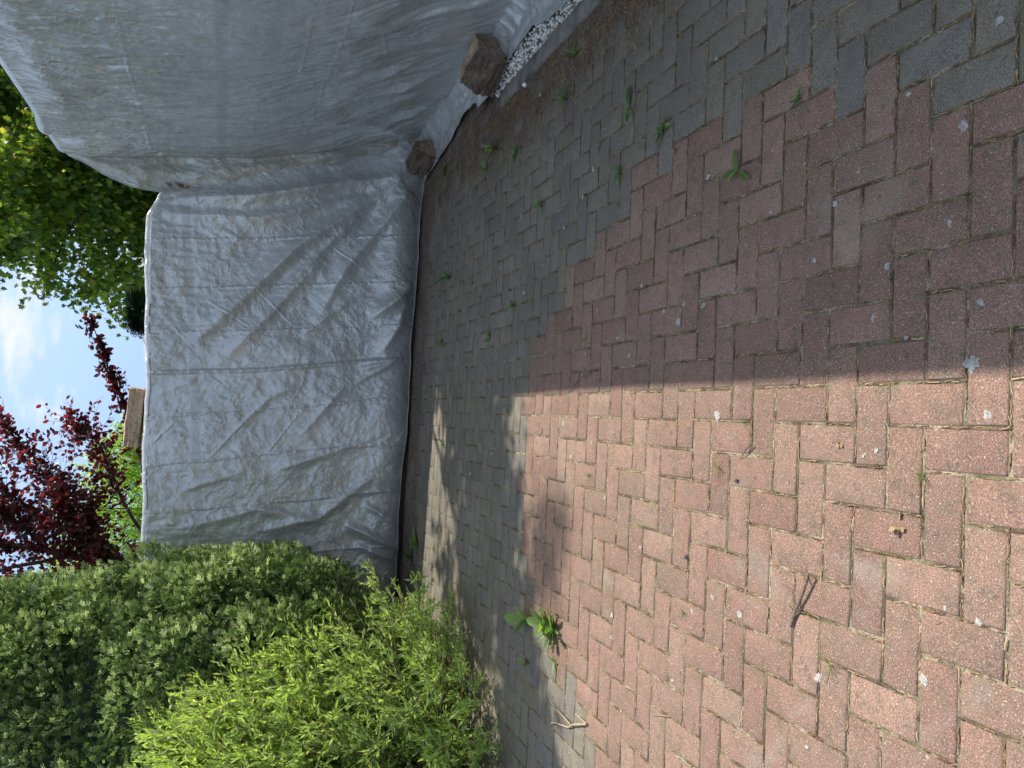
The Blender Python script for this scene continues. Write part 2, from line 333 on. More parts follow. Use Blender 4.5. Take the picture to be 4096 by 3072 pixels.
# pavers
def paver_mat():
    mt, n, out = new_mat('concrete paver'); v = objco(n)
    base = attr(n, 'col').outputs['Color']
    g1 = noise(n, v, 3.2, 5, 0.6).outputs[0]; g2 = noise(n, v, 22.0, 5, 0.65).outputs[0]; g3 = noise(n, v, 260.0, 3, 0.7).outputs[0]
    c = mixc(n, ramp(n, g1, [(0.35, 0.0), (0.68, 0.55)]), base, mixc(n, 1.0, base, (0.62, 0.66, 0.66), 'MULTIPLY'))
    c = mixc(n, ramp(n, g2, [(0.46, 0.0), (0.70, 0.60)]), c, (0.135, 0.118, 0.092))
    c = mixc(n, 1.0, c, ramp(n, g3, [(0.30, (0.46, 0.46, 0.48)), (0.5, (1, 1, 1)), (0.70, (1.70, 1.62, 1.48))]), 'MULTIPLY')
    g0 = noise(n, v, 0.75, 5, 0.6, 0.5).outputs[0]
    c = mixc(n, ramp(n, g0, [(0.42, 0.0), (0.62, 0.55)]), c, mixc(n, 1.0, c, (0.74, 0.78, 0.74), 'MULTIPLY'))
    c = mixc(n, ramp(n, noise(n, v, 2.1, 6, 0.7, 1.0).outputs[0], [(0.56, 0.0), (0.70, 0.45)]), c, (0.30, 0.27, 0.22))
    # pale aggregate
    for s, th, amt, cc in ((230.0, 0.19, 0.55, (0.58, 0.50, 0.42)), (110.0, 0.13, 0.6, (0.60, 0.53, 0.43))):
        vo = N(n, 'ShaderNodeTexVoronoi', i_Scale=s); n.links.new(v, vo.inputs['Vector'])
        sc_ = N(n, 'ShaderNodeSeparateColor'); n.links.new(vo.outputs['Color'], sc_.inputs[0])
        thr = mth(n, 'MULTIPLY', sc_.outputs[0], th * 1.7)
        f = mth(n, 'LESS_THAN', vo.outputs['Distance'], thr)
        f = mth(n, 'MULTIPLY', mth(n, 'MULTIPLY', f, amt), mth(n, 'SUBTRACT', 1.0, mth(n, 'MULTIPLY', attr(n, 'grey').outputs['Fac'], 0.62)))
        c = mixc(n, f, c, cc)
    # dark spots
    vo = N(n, 'ShaderNodeTexVoronoi', i_Scale=34.0); wn = noise(n, v, 40, 2); vm = N(n, 'ShaderNodeVectorMath', operation='MULTIPLY_ADD')
    n.links.new(wn.outputs['Color'], vm.inputs[0]); vm.inputs[1].default_value = (0.02,) * 3; n.links.new(v, vm.inputs[2]); n.links.new(vm.outputs[0], vo.inputs['Vector'])
    sc_ = N(n, 'ShaderNodeSeparateColor'); n.links.new(vo.outputs['Color'], sc_.inputs[0])
    f = mth(n, 'LESS_THAN', vo.outputs['Distance'], mth(n, 'MULTIPLY', mth(n, 'SUBTRACT', sc_.outputs[1], 0.55), 0.55))
    c = mixc(n, mth(n, 'MULTIPLY', f, 0.45), c, (0.075, 0.07, 0.062))
    # pale lichen patches
    for s, thv, amt in ((9.0, 0.70, 0.55), (16.0, 0.78, 0.5)):
        vo = N(n, 'ShaderNodeTexVoronoi', i_Scale=s); wn = noise(n, v, 55, 3); vm = N(n, 'ShaderNodeVectorMath', operation='MULTIPLY_ADD')
        n.links.new(wn.outputs['Color'], vm.inputs[0]); vm.inputs[1].default_value = (0.022,) * 3; n.links.new(v, vm.inputs[2]); n.links.new(vm.outputs[0], vo.inputs['Vector'])
        sc_ = N(n, 'ShaderNodeSeparateColor'); n.links.new(vo.outputs['Color'], sc_.inputs[0])
        f = mth(n, 'LESS_THAN', vo.outputs['Distance'], mth(n, 'MULTIPLY', mth(n, 'SUBTRACT', sc_.outputs[1], thv), 0.30))
        c = mixc(n, mth(n, 'MULTIPLY', f, amt), c, (0.42, 0.43, 0.42))
    # soil washed over the stones beside the kerb
    sx = N(n, 'ShaderNodeSeparateXYZ'); n.links.new(v, sx.inputs[0])
    mr = N(n, 'ShaderNodeMapRange'); mr.inputs[1].default_value = 1.35; mr.inputs[2].default_value = 1.85; n.links.new(sx.outputs[0], mr.inputs[0])
    soil = ramp(n, noise(n, v, 6.0, 6, 0.7).outputs[0], [(0.38, 0.0), (0.6, 1.0)])
    f = mth(n, 'MULTIPLY', mr.outputs[0], mth(n, 'ADD', mth(n, 'MULTIPLY', soil, 0.85), 0.1))
    sd = ramp(n, noise(n, v, 45.0, 5, 0.7).outputs[0], [(0.35, (0.045, 0.028, 0.019)), (0.52, (0.13, 0.085, 0.06)), (0.70, (0.28, 0.21, 0.16))])
    c = mixc(n, f, c, sd)
    p = N(n, 'ShaderNodeBsdfPrincipled', i_Roughness=0.88); p.inputs['Specular IOR Level'].default_value = 0.25
    n.links.new(c, p.inputs['Base Color'])
    hh = mth(n, 'ADD', g3, mth(n, 'MULTIPLY', g2, 1.5)); n.links.new(bump(n, hh, 0.55, 0.0022), p.inputs['Normal'])
    n.links.new(p.outputs[0], out.inputs[0]); return mt
M_PAVER = paver_mat()
mt, n, out = new_mat('lichen patch'); v = objco(n); p = N(n, 'ShaderNodeBsdfPrincipled', i_Roughness=0.9)
n.links.new(ramp(n, noise(n, v, 160, 4, 0.7).outputs[0], [(0.34, (0.22, 0.21, 0.19)), (0.62, (0.48, 0.465, 0.43))]), p.inputs['Base Color']); n.links.new(p.outputs[0], out.inputs[0]); M_LICHEN = mt
mt, n, out = new_mat('joint sand'); v = objco(n); p = N(n, 'ShaderNodeBsdfPrincipled', i_Roughness=0.95)
c = ramp(n, noise(n, v, 170, 4, 0.7).outputs[0], [(0.32, (0.09, 0.07, 0.045)), (0.5, (0.30, 0.25, 0.17)), (0.70, (0.55, 0.47, 0.34))])
c = mixc(n, ramp(n, noise(n, v, 4.0, 4, 0.6).outputs[0], [(0.46, 0.0), (0.60, 0.8)]), c, (0.085, 0.10, 0.035))
c = mixc(n, ramp(n, noise(n, v, 9.0, 4, 0.6).outputs[0], [(0.45, 0.0), (0.60, 0.8)]), c, (0.07, 0.05, 0.035))
n.links.new(c, p.inputs['Base Color']); n.links.new(bump(n, noise(n, v, 220, 3, 0.7).outputs[0], 0.8, 0.003), p.inputs['Normal']); n.links.new(p.outputs[0], out.inputs[0]); M_SAND = mt
mt, n, out = new_mat('concrete edging'); v = objco(n); p = N(n, 'ShaderNodeBsdfPrincipled', i_Roughness=0.9)
c = ramp(n, noise(n, v, 12, 6, 0.65).outputs[0], [(0.3, (0.14, 0.132, 0.118)), (0.7, (0.27, 0.255, 0.225))])
c = mixc(n, ramp(n, noise(n, v, 5.0, 5, 0.65).outputs[0], [(0.5, 0.0), (0.68, 0.8)]), c, (0.06, 0.045, 0.034))
n.links.new(c, p.inputs['Base Color']); n.links.new(bump(n, noise(n, v, 90, 4, 0.7).outputs[0], 0.6, 0.003), p.inputs['Normal']); n.links.new(p.outputs[0], out.inputs[0]); M_KERB = mt
mt, n, out = new_mat('white marble chip'); p = N(n, 'ShaderNodeBsdfPrincipled', i_Roughness=0.6)
n.links.new(mixc(n, ramp(n, noise(n, objco(n), 50, 4, 0.6).outputs[0], [(0.45, 0.0), (0.7, 0.6)]), ramp(n, attr(n, 'rnd').outputs['Fac'], [(0, (0.5, 0.48, 0.42)), (0.25, (0.8, 0.8, 0.77)), (1, (0.93, 0.93, 0.91))]), (0.42, 0.38, 0.3)), p.inputs['Base Color']); n.links.new(p.outputs[0], out.inputs[0]); M_CHIP = mt
mt, n, out = new_mat('garden soil and lawn'); v = objco(n); p = N(n, 'ShaderNodeBsdfPrincipled', i_Roughness=0.95)
n.links.new(ramp(n, noise(n, v, 1.3, 8, 0.7).outputs[0], [(0.3, (0.035, 0.045, 0.018)), (0.5, (0.05, 0.075, 0.022)), (0.72, (0.085, 0.10, 0.035))]), p.inputs['Base Color']); n.links.new(p.outputs[0], out.inputs[0]); M_LAWN = mt
def split_mat(name, cols, sc_=(22, 3.5, 22)):
    mt, n, out = new_mat(name); v = objco(n, sc_)
    a = noise(n, v, 1.6, 8, 0.7, 1.2).outputs[0]; b = noise(n, objco(n), 14, 5, 0.6).outputs[0]
    c = ramp(n, a, [(0.30, cols[0]), (0.45, cols[1]), (0.68, cols[2])]); c = mixc(n, ramp(n, b, [(0.45, 0), (0.7, 0.6)]), c, cols[0])
    p = N(n, 'ShaderNodeBsdfPrincipled', i_Roughness=0.8); n.links.new(c, p.inputs['Base Color']); n.links.new(bump(n, a, 1.0, 0.02), p.inputs['Normal']); n.links.new(p.outputs[0], out.inputs[0]); return mt
M_SPLIT_GREY = split_mat('weathered split wood', [(0.16, 0.11, 0.07), (0.42, 0.31, 0.205), (0.58, 0.45, 0.31)], (12, 3.5, 12))
M_SPLIT_RED = split_mat('reddish split wood', [(0.12, 0.05, 0.03), (0.36, 0.17, 0.095), (0.48, 0.26, 0.16)], (12, 3.5, 12))
M_SPLIT_TAN = split_mat('pale tan split wood', [(0.26, 0.16, 0.09), (0.55, 0.38, 0.25), (0.78, 0.60, 0.43)], (3.2, 26, 26))  # pale tan is the wood's own colour
M_LOGBARK = split_mat('log bark', [(0.035, 0.024, 0.017), (0.13, 0.09, 0.065), (0.26, 0.20, 0.15)], (30, 8, 30))
M_ENDGRAIN = split_mat('log end grain', [(0.12, 0.085, 0.055), (0.28, 0.21, 0.145), (0.42, 0.335, 0.24)], (16, 16, 16))

# ------------------------------------------------------------------ ground
g = MB(); g.add([(-200, -60, -0.045), (200, -60, -0.045), (200, 400, -0.045), (-200, 400, -0.045)], [(0, 1, 2, 3)])
tag(g.build('ground', M_LAWN), kind='structure')
U = 0.102; CA, CB = 14.8906, 1.31894
A0, A1, B0, B1 = -62, 22, -26, 46
bed = MB(); xs0, xs1 = (CB - B1) * U, 3.9; ys0, ys1 = (CA - A1) * U, (CA - A0) * U
bed.add([(xs0, ys0, -0.0042), (xs1, ys0, -0.0042), (xs1, ys1, -0.0042), (xs0, ys1, -0.0042)], [(0, 1, 2, 3)])
tag(bed.build('paving_bed', M_SAND), kind='structure')
pav = []
for mm in range(-40, 40):
    for k in range(-40, 80):
        a, b = k + 4 * mm, k
        pav.append((a, b, 1, 2)); pav.append((a + 1, b, 2, 1))
rb_a = [-22, -17, -15, -13, -11.3, -9, -3.7, 0, 2, 6, 20]; rb_b = [-2, -5.4, -6.4, -7.2, -8.5, -8.8, -9, -7.5, -6.3, -6, -5]
lb_a = [-22, -20, -17, -15, -13, -10, 0]; lb_b = [7, 11, 12, 13, 14, 16, 24]
GAP, CH = 0.0044, 0.0042
VV = []; FF = []; colA = []; gA = []; nv = 0; joints = []
for (a, b, da, db) in pav:
    if a < A0 or a > A1 or b < B0 or b > B1: continue
    ac, bc = a + da / 2, b + db / 2
    x1, x0 = (CB - b) * U - GAP, (CB - b - db) * U + GAP
    y1, y0 = (CA - a) * U - GAP, (CA - a - da) * U + GAP
    if y0 < 4.45:
        if x0 > 1.90:
            if y1 < 4.47: continue
            y0 = 4.45
        else: x1 = min(x1, 1.928)
    if x1 - x0 < 0.02: continue
    # beyond the kerb's end the pavers run on under the tarp
    joints.append((x0, x1, y0, y1))
    grey = ac < -22 or bc < np.interp(ac, rb_a, rb_b) or bc > np.interp(ac, lb_a, lb_b)
    brown = (ac < -44.5) or (bc < -15.2 and (int(a * 7 + b * 3) % 3)) or (ac < -24 and ac > -25.5 and bc < -13)
    r1, r2, r3 = rng.normal(size=3)
    if brown: col = np.array([0.155, 0.120, 0.100]) * (1 + 0.10 * r1)
    elif grey: col = np.array([0.205, 0.186, 0.155]) * (1 + 0.06 * r1) + np.array([0.006, 0.003, -0.004]) * r2
    else: col = np.array([0.285, 0.178, 0.140]) * (1 + 0.07 * r1) + np.array([0.006, 0.009, 0.006]) * r2
    dz = np.clip(rng.normal() * 0.0007, -.0012, .0012); jx, jy = rng.normal(size=2) * 0.0009; th = rng.normal() * 0.004
    xc, yc = (x0 + x1) / 2 + jx, (y0 + y1) / 2 + jy; hx, hy = (x1 - x0) / 2, (y1 - y0) / 2
    tx, ty = rng.normal(size=2) * 0.005
    for (h, z) in ((0.0, -0.03), (0.0, -CH), (CH * 0.45, -CH * 0.30), (CH * 1.25, 0.0)):
        for sx_, sy_ in ((-1, -1), (1, -1), (1, 1), (-1, 1)):
            px, py = sx_ * (hx - h), sy_ * (hy - h)
            VV.append((xc + px * math.cos(th) - py * math.sin(th), yc + px * math.sin(th) + py * math.cos(th), z + (dz + px * tx + py * ty if z > -0.02 else 0)))
    for q in range(3):
        for i in range(4): FF.append((nv + q * 4 + i, nv + q * 4 + (i + 1) % 4, nv + q * 4 + 4 + (i + 1) % 4, nv + q * 4 + 4 + i))
    FF.append((nv + 12, nv + 13, nv + 14, nv + 15))
    nv += 16; colA += [np.clip(col, 0.02, 0.6)] * 16; gA += [1.0 if (grey or brown) else 0.0] * 16
mat_idx = [0] * len(FF)
# the larger pale lichen patches, each where the photograph shows it (world metres)
LICH = [(0.49, 1.26, .016), (0.42, 1.43, .022), (0.30, 1.18, .022), (0.30, 1.47, .018), (0.17, 1.20, .026), (-0.03, 1.45, .02), (0.06, 1.16, .026), (-0.53, 1.30, .026), (-0.63, 1.62, .02), (-0.37, 1.17, .012), (-0.36, 1.25, .012),
        (0.24, 1.37, .014), (0.48, 1.68, .016), (0.66, 1.87, .016), (0.70, 1.23, .02), (0.83, 1.38, .016), (0.90, 1.15, .022), (0.62, 1.61, .014), (0.42, 2.2, .022), (0.38, 2.35, .024), (0.44, 2.32, .02), (0.43, 2.45, .018), (0.55, 2.62, .02), (0.86, 2.2, .022),
        (0.5, 3.0, .02), (0.36, 2.8, .022), (0.28, 2.7, .022), (0.05, 2.1, .024), (-0.08, 3.0, .022), (-0.15, 3.2, .02), (-0.45, 2.55, .022), (-0.6, 2.2, .02), (-0.55, 1.95, .02), (-0.86, 2.3, .022), (-0.84, 1.55, .018), (0.0, 3.3, .02),
        (1.05, 3.2, .024), (1.15, 3.1, .022), (0.95, 3.4, .02), (1.3, 3.0, .018), (0.7, 3.9, .022), (0.5, 4.2, .022), (0.2, 4.4, .024), (-0.2, 4.3, .024), (0.9, 4.3, .022), (-0.35, 4.7, .024), (1.15, 4.0, .022), (0.35, 3.55, .02), (-0.3, 2.85, .018), (-0.75, 2.75, .018)]
for _ in range(46): LICH.append((rng.uniform(-1.6, 1.4), rng.uniform(1.2, 5.8), rng.uniform(.006, .014)))
TRI = []
for i, (x, y, r) in enumerate(LICH):
    kk = 30; th = np.arange(kk) * 2 * np.pi / kk; ph = rng.uniform(0, 9)
    rr = .66 * r * (1 + 0.38 * vn(np.cos(th) * 1.6 + ph, np.sin(th) * 1.6, i, 3) + 0.45 * vn(np.cos(th) * 3.2 + ph, np.sin(th) * 3.2, i, 5))
    el = rng.uniform(0.45, 1.0); r_sc = rng.uniform(.6, 1.05); rr = rr * r_sc; an = rng.uniform(0, 3.1)
    px = rr * np.cos(th) * el; py = rr * np.sin(th)
    VV.append((x, y, 0.0030)); 
    for q in range(kk): VV.append((x + px[q] * math.cos(an) - py[q] * math.sin(an), y + px[q] * math.sin(an) + py[q] * math.cos(an), 0.0012))
    for q in range(kk): TRI.append((nv, nv + 1 + q, nv + 1 + (q + 1) % kk))
    colA += [np.array([.5, .5, .5])] * (kk + 1); gA += [0.0] * (kk + 1); nv += kk + 1
VV = np.array(VV)
# low dips and swells of the old surface
pave = mesh_from('pavement', VV, [np.array(FF), np.array(TRI)], [M_PAVER, M_LICHEN], None, False, {'col': np.array(colA), 'grey': np.array(gA)}, mat_idx + [1] * len(TRI))
tag(pave, kind='structure')
joints = np.array(joints)

# kerb of concrete edging stones, and the chipping strip behind it
k = MB(); y = -2.93
while y < 4.3:
    y2 = min(y + 1.0, 4.445) ; j = random.uniform(-.004, .004)
    if y2 - y > 0.1: k.box((1.935 + j, y + 0.004, -0.2), (2.03 + j, y2 - 0.004, 0.012 + random.uniform(-.003, .003)), 0, 0.007)
    y += 1.006
kb = k.build('kerb', M_KERB); tag(kb, kind='structure')
strip = MB(); strip.add([(2.0, -3, -0.002), (3.6, -3, -0.002), (3.6, 4.44, -0.002), (2.0, 4.44, -0.002)], [(0, 1, 2, 3)])
tag(strip.build('soil_strip', M_SAND), kind='structure')
ph = (1 + 5 ** .5) / 2
ICO = unit(np.array([(-1, ph, 0), (1, ph, 0), (-1, -ph, 0), (1, -ph, 0), (0, -1, ph), (0, 1, ph), (0, -1, -ph), (0, 1, -ph), (ph, 0, -1), (ph, 0, 1), (-ph, 0, -1), (-ph, 0, 1)], float))
ICF = np.array([(0, 11, 5), (0, 5, 1), (0, 1, 7), (0, 7, 10), (0, 10, 11), (1, 5, 9), (5, 11, 4), (11, 10, 2), (10, 7, 6), (7, 1, 8), (3, 9, 4), (3, 4, 2), (3, 2, 6), (3, 6, 8), (3, 8, 9), (4, 9, 5), (2, 4, 11), (6, 2, 10), (8, 6, 7), (9, 8, 1)])
gr = MB()
for _ in range(3600):
    s = rng.uniform(.005, .0125); x = rng.uniform(2.035, 2.36); yy = rng.uniform(2.2, 4.55)
    gr.add(ICO * (1 + rng.uniform(-.3, .3, (12, 1))) * s * rng.uniform(.6, 1.2, 3) + (x, yy, rng.uniform(-.014, .006)), None, ICF, rng.random())
tag(gr.build('gravel', M_CHIP), 'white marble chippings in the strip between kerb and tarp', kind='stuff')
for (x, yy, s) in ((1.905, 4.02, .016),):
    q = MB(); q.add(ICO * (1 + rng.uniform(-.2, .2, (12, 1))) * s + (x, yy, s * .7), None, ICF, 0.9)
    tag(q.build('pebble', M_CHIP), 'single white marble chip strayed onto the paving beside the kerb', 'pebble')
PEB = [(-0.15, 1.985, .0075, 'small grey pebble lying in the sunny red paving'), (1.02, 2.42, .011, 'small round brown pebble in a joint of the shaded grey paving'), (-0.43, 2.243, .008, 'dark grey pebble with a long shadow on the sunlit red paving')]
for x, yy, s, lb in PEB:
    q = MB(); q.add(ICO * (1 + rng.uniform(-.2, .2, (12, 1))) * s + (x, yy, s * .8), None, ICF, 0.1); tag(q.build('pebble', M_KERB), lb, 'pebble')

# ------------------------------------------------------------------ tarpaulins
def grid_faces(nr, nc):
    i = np.arange(nr - 1)[:, None] * nc; j = np.arange(nc - 1)[None]
    return np.stack([i + j, i + j + 1, i + nc + j + 1, i + nc + j], -1).reshape(-1, 4)
def seg_dist(px, pz, poly):
    best = np.full(px.shape, 1e9); tpar = np.zeros(px.shape); acc = 0
    tot = sum(math.dist(poly[i], poly[i + 1]) for i in range(len(poly) - 1))
    sgn = np.ones(px.shape)
    for (ax, az), (bx, bz) in zip(poly[:-1], poly[1:]):
        l = math.dist((ax, az), (bx, bz)); ux, uz = (bx - ax) / l, (bz - az) / l
        t = np.clip((px - ax) * ux + (pz - az) * uz, 0, l)
        dx, dz = px - ax - t * ux, pz - az - t * uz; d = np.hypot(dx, dz)
        m_ = d < best; best = np.where(m_, d, best); tpar = np.where(m_, (acc + t) / tot, tpar); sgn = np.where(m_, np.sign(dx * uz - dz * ux), sgn); acc += l
    return best * sgn, tpar
def ridge(px, pz, poly, wd, amp, taper=True, asym=0.0):
    d, t = seg_dist(px, pz, poly)
    e = np.sin(np.pi * np.clip(t, 0.0, 1)) ** 0.5 if taper == 2 else (1.0 if not taper else np.clip(np.minimum(t, 1 - t) * 6, 0, 1) ** .7)
    return amp * e * np.exp(-(np.abs(d) / wd) ** 1.5) * (1 + asym * np.sign(d))
def crumple(x, z, seed, s=1.0):
    wx = x + 0.05 * fbm(x * 4, z * 4, 0, seed + 50, 2); wz = z + 0.05 * fbm(x * 4 + 9, z * 4, 0, seed + 60, 2)
    return (ridged(wx * 5 * s, wz * 5 * s, 0, seed, 3) * 0.5 + ridged((wx + wz) * 9 * s, (wx - wz) * 7 * s, 3, seed + 5, 3) * 0.28) * (0.55 + 0.45 * vn(x * 1.7, z * 1.7, 0, seed + 9))

# --- tarp over the stack at the back, facing the camera
XB = np.concatenate([np.arange(-2.5, -1.3, 0.03), np.arange(-1.3, 2.3, 0.0085)])
vrow = np.concatenate([np.linspace(0, 1, 245), 1 + np.linspace(0.004, 0.16, 16), 1.16 + np.linspace(0.06, 0.7, 10), 1.90 + np.linspace(0, 0.8, 10)])
Xg, Vg = np.meshgrid(XB, vrow)
ztop = 2.035 + 0.045 * Xg + 0.012 * vn(Xg * 2.2, 0, 0, 4) + 0.006 * vn(Xg * 9, 0, 0, 5)
ztop = ztop - 0.55 * np.clip(Xg - 1.42, 0, None) ** 1.1
zhem = 0.028 + 0.016 * vn(Xg * 3, 0, 0, 8) + 0.02 * sstep(-.1, -.5, Xg) - 0.015 * sstep(1.5, 1.9, Xg)
front = Vg <= 1.0
Z = np.where(front, zhem + (ztop - zhem) * Vg, ztop)
yf = 6.425 - 0.030 * Xg + 0.03 * vn(Xg * 1.1, Z * 0.9, 0, 12)
# lower edge: the cloth tucks in a little, bulges above
yf = yf + 0.045 * np.exp(-(Z / 0.07) ** 2) - 0.05 * np.exp(-((Z - 0.22) / 0.13) ** 2) * (0.4 + 0.6 * sstep(0.2, 1.2, Xg))
over = np.clip(Vg - 1, 0, 0.16) / 0.16; flat = np.clip(Vg - 1.16, 0, 0.70); down = np.clip(Vg - 1.90, 0, 0.8) / 0.8
rr_ = 0.035; th = over * np.pi / 2
Y = yf + rr_ * (1 - np.cos(th)) * (Vg > 1) + flat * 0.95 + 0.03 * down
Z = Z + rr_ * np.sin(th) * (Vg > 1) + 0.015 * flat - down * (ztop - 0.1)
disp = np.zeros_like(Xg); px, pz = Xg, Z
for poly in ([(0.23, 2.05), (0.30, 1.27), (0.47, 0.17)],): disp += ridge(px, pz, poly, 0.014, 0.014, False, 0.3); disp += ridge(px - 0.025, pz, poly, 0.012, -0.008, False)
for poly in ([(-0.12, 2.04), (-0.02, 1.25), (0.14, 0.15)], [(-0.48, 2.03), (-0.37, 1.23), (-0.23, 0.08)], [(-0.83, 2.02), (-0.76, 1.21), (-0.62, 0.04)], [(0.86, 2.08), (1.13, 0.07)], [(0.52, 2.05), (0.76, 0.05)], [(1.24, 2.05), (1.52, 0.05)], [(-1.18, 2.0), (-1.1, 0.1)]):
    disp += ridge(px + .012 * vn(pz * 4, px, 0, 5), pz, poly, 0.006, 0.0075, False, 0.6)
for poly, wd, am in (([(1.96, 0.21), (1.30, 1.03), (0.88, 1.39), (0.46, 1.77)], 0.075, 0.045), ([(1.25, 0.80), (0.67, 1.27), (0.32, 1.56)], 0.055, 0.024), ([(1.57, 1.95), (1.66, 1.35), (1.89, 0.63), (2.00, 0.21)], 0.06, 0.05),
                     ([(1.44, 2.02), (1.50, 1.3), (1.80, 0.5)], 0.05, 0.028), ([(1.9, 0.12), (1.2, 0.62), (0.7, 0.85)], 0.06, 0.03), ([(1.62, 0.55), (1.15, 0.95), (0.75, 1.3)], 0.04, 0.018),
                     ([(-0.92, 0.5), (-1.13, 0.03)], 0.035, 0.035), ([(-0.75, 0.36), (-0.93, 0.03)], 0.03, 0.02), ([(-1.23, 0.40), (-1.40, 0.02)], 0.03, 0.035), ([(-1.08, 0.42), (-1.24, 0.03)], 0.025, 0.025), ([(-0.98, 1.20), (-0.86, 0.71), (-0.51, 0.28)], 0.045, 0.024), ([(-0.49, 1.08), (-0.20, 0.30)], 0.035, 0.016),
                     ([(-0.95, 1.75), (-0.8, 1.2), (-0.9, 0.7)], 0.04, 0.016), ([(0.36, 0.46), (0.47, 0.10)], 0.035, 0.03), ([(0.25, 0.5), (0.42, 0.2)], 0.02, 0.014), ([(0.79, 0.40), (1.0, 0.15), (1.11, 0.07)], 0.05, 0.045), ([(0.5, 0.3), (0.75, 0.16), (1.0, 0.12)], 0.05, 0.03),
                     ([(-0.2, 0.9), (0.25, 0.55)], 0.03, 0.012), ([(-0.3, 1.5), (0.1, 1.15), (0.22, 0.9)], 0.03, 0.010), ([(-0.65, 1.75), (-0.5, 1.3)], 0.03, 0.012), ([(0.6, 0.95), (0.95, 0.55)], 0.03, 0.012), ([(0.05, 2.0), (0.2, 1.7)], 0.025, 0.010)):
    disp += ridge(px, pz, poly, wd, am * 1.35, 2)
for poly in ([(0.94, 1.31), (0.68, 1.02)], [(0.82, 1.67), (0.64, 1.34)], [(0.24, 1.63), (0.08, 1.38)], [(-0.37, 1.16), (-0.02, 0.92)], [(-0.44, 1.60), (-0.04, 1.28)], [(-0.32, 2.00), (-0.14, 1.84)], [(1.09, 0.27), (0.85, 0.08)], [(-0.23, 0.11), (-0.04, 0.01)], [(1.35, 0.75), (1.2, 0.5)], [(0.6, 1.9), (0.42, 1.72)]):
    disp += ridge(px, pz, poly, 0.0065, 0.0075, True, 0.5); disp -= ridge(px + .012, pz, poly, 0.006, 0.005, True)
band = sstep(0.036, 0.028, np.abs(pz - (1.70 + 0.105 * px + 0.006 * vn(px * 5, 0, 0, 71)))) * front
cb_ = crumple(px, pz, 20, .8); cb_ = cb_ - cb_.mean()
disp += (0.012 * cb_ + 0.002 * fbm(px * 14, pz * 14, 0, 33, 3)) * (1 - 0.7 * band) + 0.022 * vn(px * 1.7, pz * 1.2, 0, 41)
# small puckers running down from the top edge
disp += 0.004 * ridged(px * 14 + pz * .8, pz * 2.2 - px * .5, 0, 77, 2) * sstep(1.2, 2.05, pz) * front
disp += 0.03 * vn(px * 5, 0, 0, 91) * np.exp(-(pz / 0.12) ** 2)
fm = np.where(Vg <= 1, 1.0, 0.25)
Y = Y - disp * np.where(Vg <= 1.0, 1.0, 0.0); Z = Z + disp * (Vg > 1) * 0.5
dirt = 0.3 * sstep(0.5, 0.0, pz) + 0.02
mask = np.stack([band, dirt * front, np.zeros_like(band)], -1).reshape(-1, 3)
backroot = empty('tarp_covered_stack', (0.2, 6.43, 0)); tag(backroot, 'long low woodpile under a crumpled silver tarp across the back of the paving', 'covered woodpile')
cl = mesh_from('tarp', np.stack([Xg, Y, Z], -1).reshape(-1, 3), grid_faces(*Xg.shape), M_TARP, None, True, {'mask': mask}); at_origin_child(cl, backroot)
# rolled hem of the tarp
hb = MB(); P = np.stack([Xg[0], Y[0] - 0.003, Z[0]], -1)[::3]; hb.tube(P, 0.0026, 6); at_origin_child(hb.build('hem', M_HEM, None, True), backroot)
# dark timber ends of the pile showing under the hem
core = MB(); core.box((-2.4, 6.56, -0.03), (2.6, 7.2, 1.94)); at_origin_child(core.build('stacked_wood', M_LOGBARK), backroot)
def torus(c, nrm, r0, r1, name, parent):
    nrm = np.array(nrm, float) / np.linalg.norm(nrm); a = np.cross(nrm, (0, 0, 1)); a /= np.linalg.norm(a); b = np.cross(nrm, a)
    t = np.linspace(0, 2 * np.pi, 19); P = np.array(c) + r0 * (np.cos(t)[:, None] * a + np.sin(t)[:, None] * b)
    q = MB(); q.tube(P, r1, 6, cap=False); o = q.build(name, M_GROM, None, True); at_origin_child(o, parent)
torus((1.945, 6.33, 0.035), (0.1, -1, 0.5), 0.0085, 0.003, 'grommet', backroot)

# --- tarp over the tall stack on the right
ZP = [-0.05, 0.05, 0.12, 0.25, 0.56, 0.86, 1.42, 2.13, 2.60, 2.70]; XP = [2.42, 2.41, 2.385, 2.335, 2.24, 2.12, 1.955, 1.875, 1.80, 1.775]
def xprof(z):
    zz = np.asarray(z); s = 0
    for o_, w_ in ((-.12, .2), (0, .6), (.12, .2)): s = s + w_ * np.interp(zz + o_, ZP, XP)
    return s
YR = np.concatenate([np.arange(-1.2, 2.6, 0.05), np.arange(2.6, 6.32, 0.0085)])
# rows: hem -> flap on the floor -> foot of the face -> up the face -> over the top -> back side
nflap, nface, ntop, nback = 44, 300, 26, 12
rows = nflap + nface + ntop + nback
Yg = np.repeat(YR[None], rows, 0); X = np.zeros_like(Yg); Z = np.zeros_like(Yg)
xh = np.interp(YR, [-1.2, 2, 3.42, 3.7, 3.9, 4.3, 4.5, 4.62, 4.68, 4.78, 4.9, 5.14, 5.4, 5.63, 6.0, 6.32], [2.08, 2.10, 2.09, 2.14, 2.19, 2.17, 2.11, 2.06, 2.01, 2.05, 2.13, 2.15, 2.12, 2.08, 2.03, 1.99]) + 0.012 * vn(YR * 6, 0, 0, 4) + .006 * vn(YR * 15, 0, 0, 4)
zh = 0.012 + 0.014 * (1 + vn(YR * 5, 1, 0, 6)) + 0.05 * np.exp(-((YR - 4.68) / 0.06) ** 2) + 0.018 * np.exp(-((YR - 5.0) / 0.25) ** 2)
zfoot = 0.13; xfoot = float(xprof(zfoot))
ztopR = 2.70 + 0.008 * vn(YR * 1.3, 0, 0, 30); 
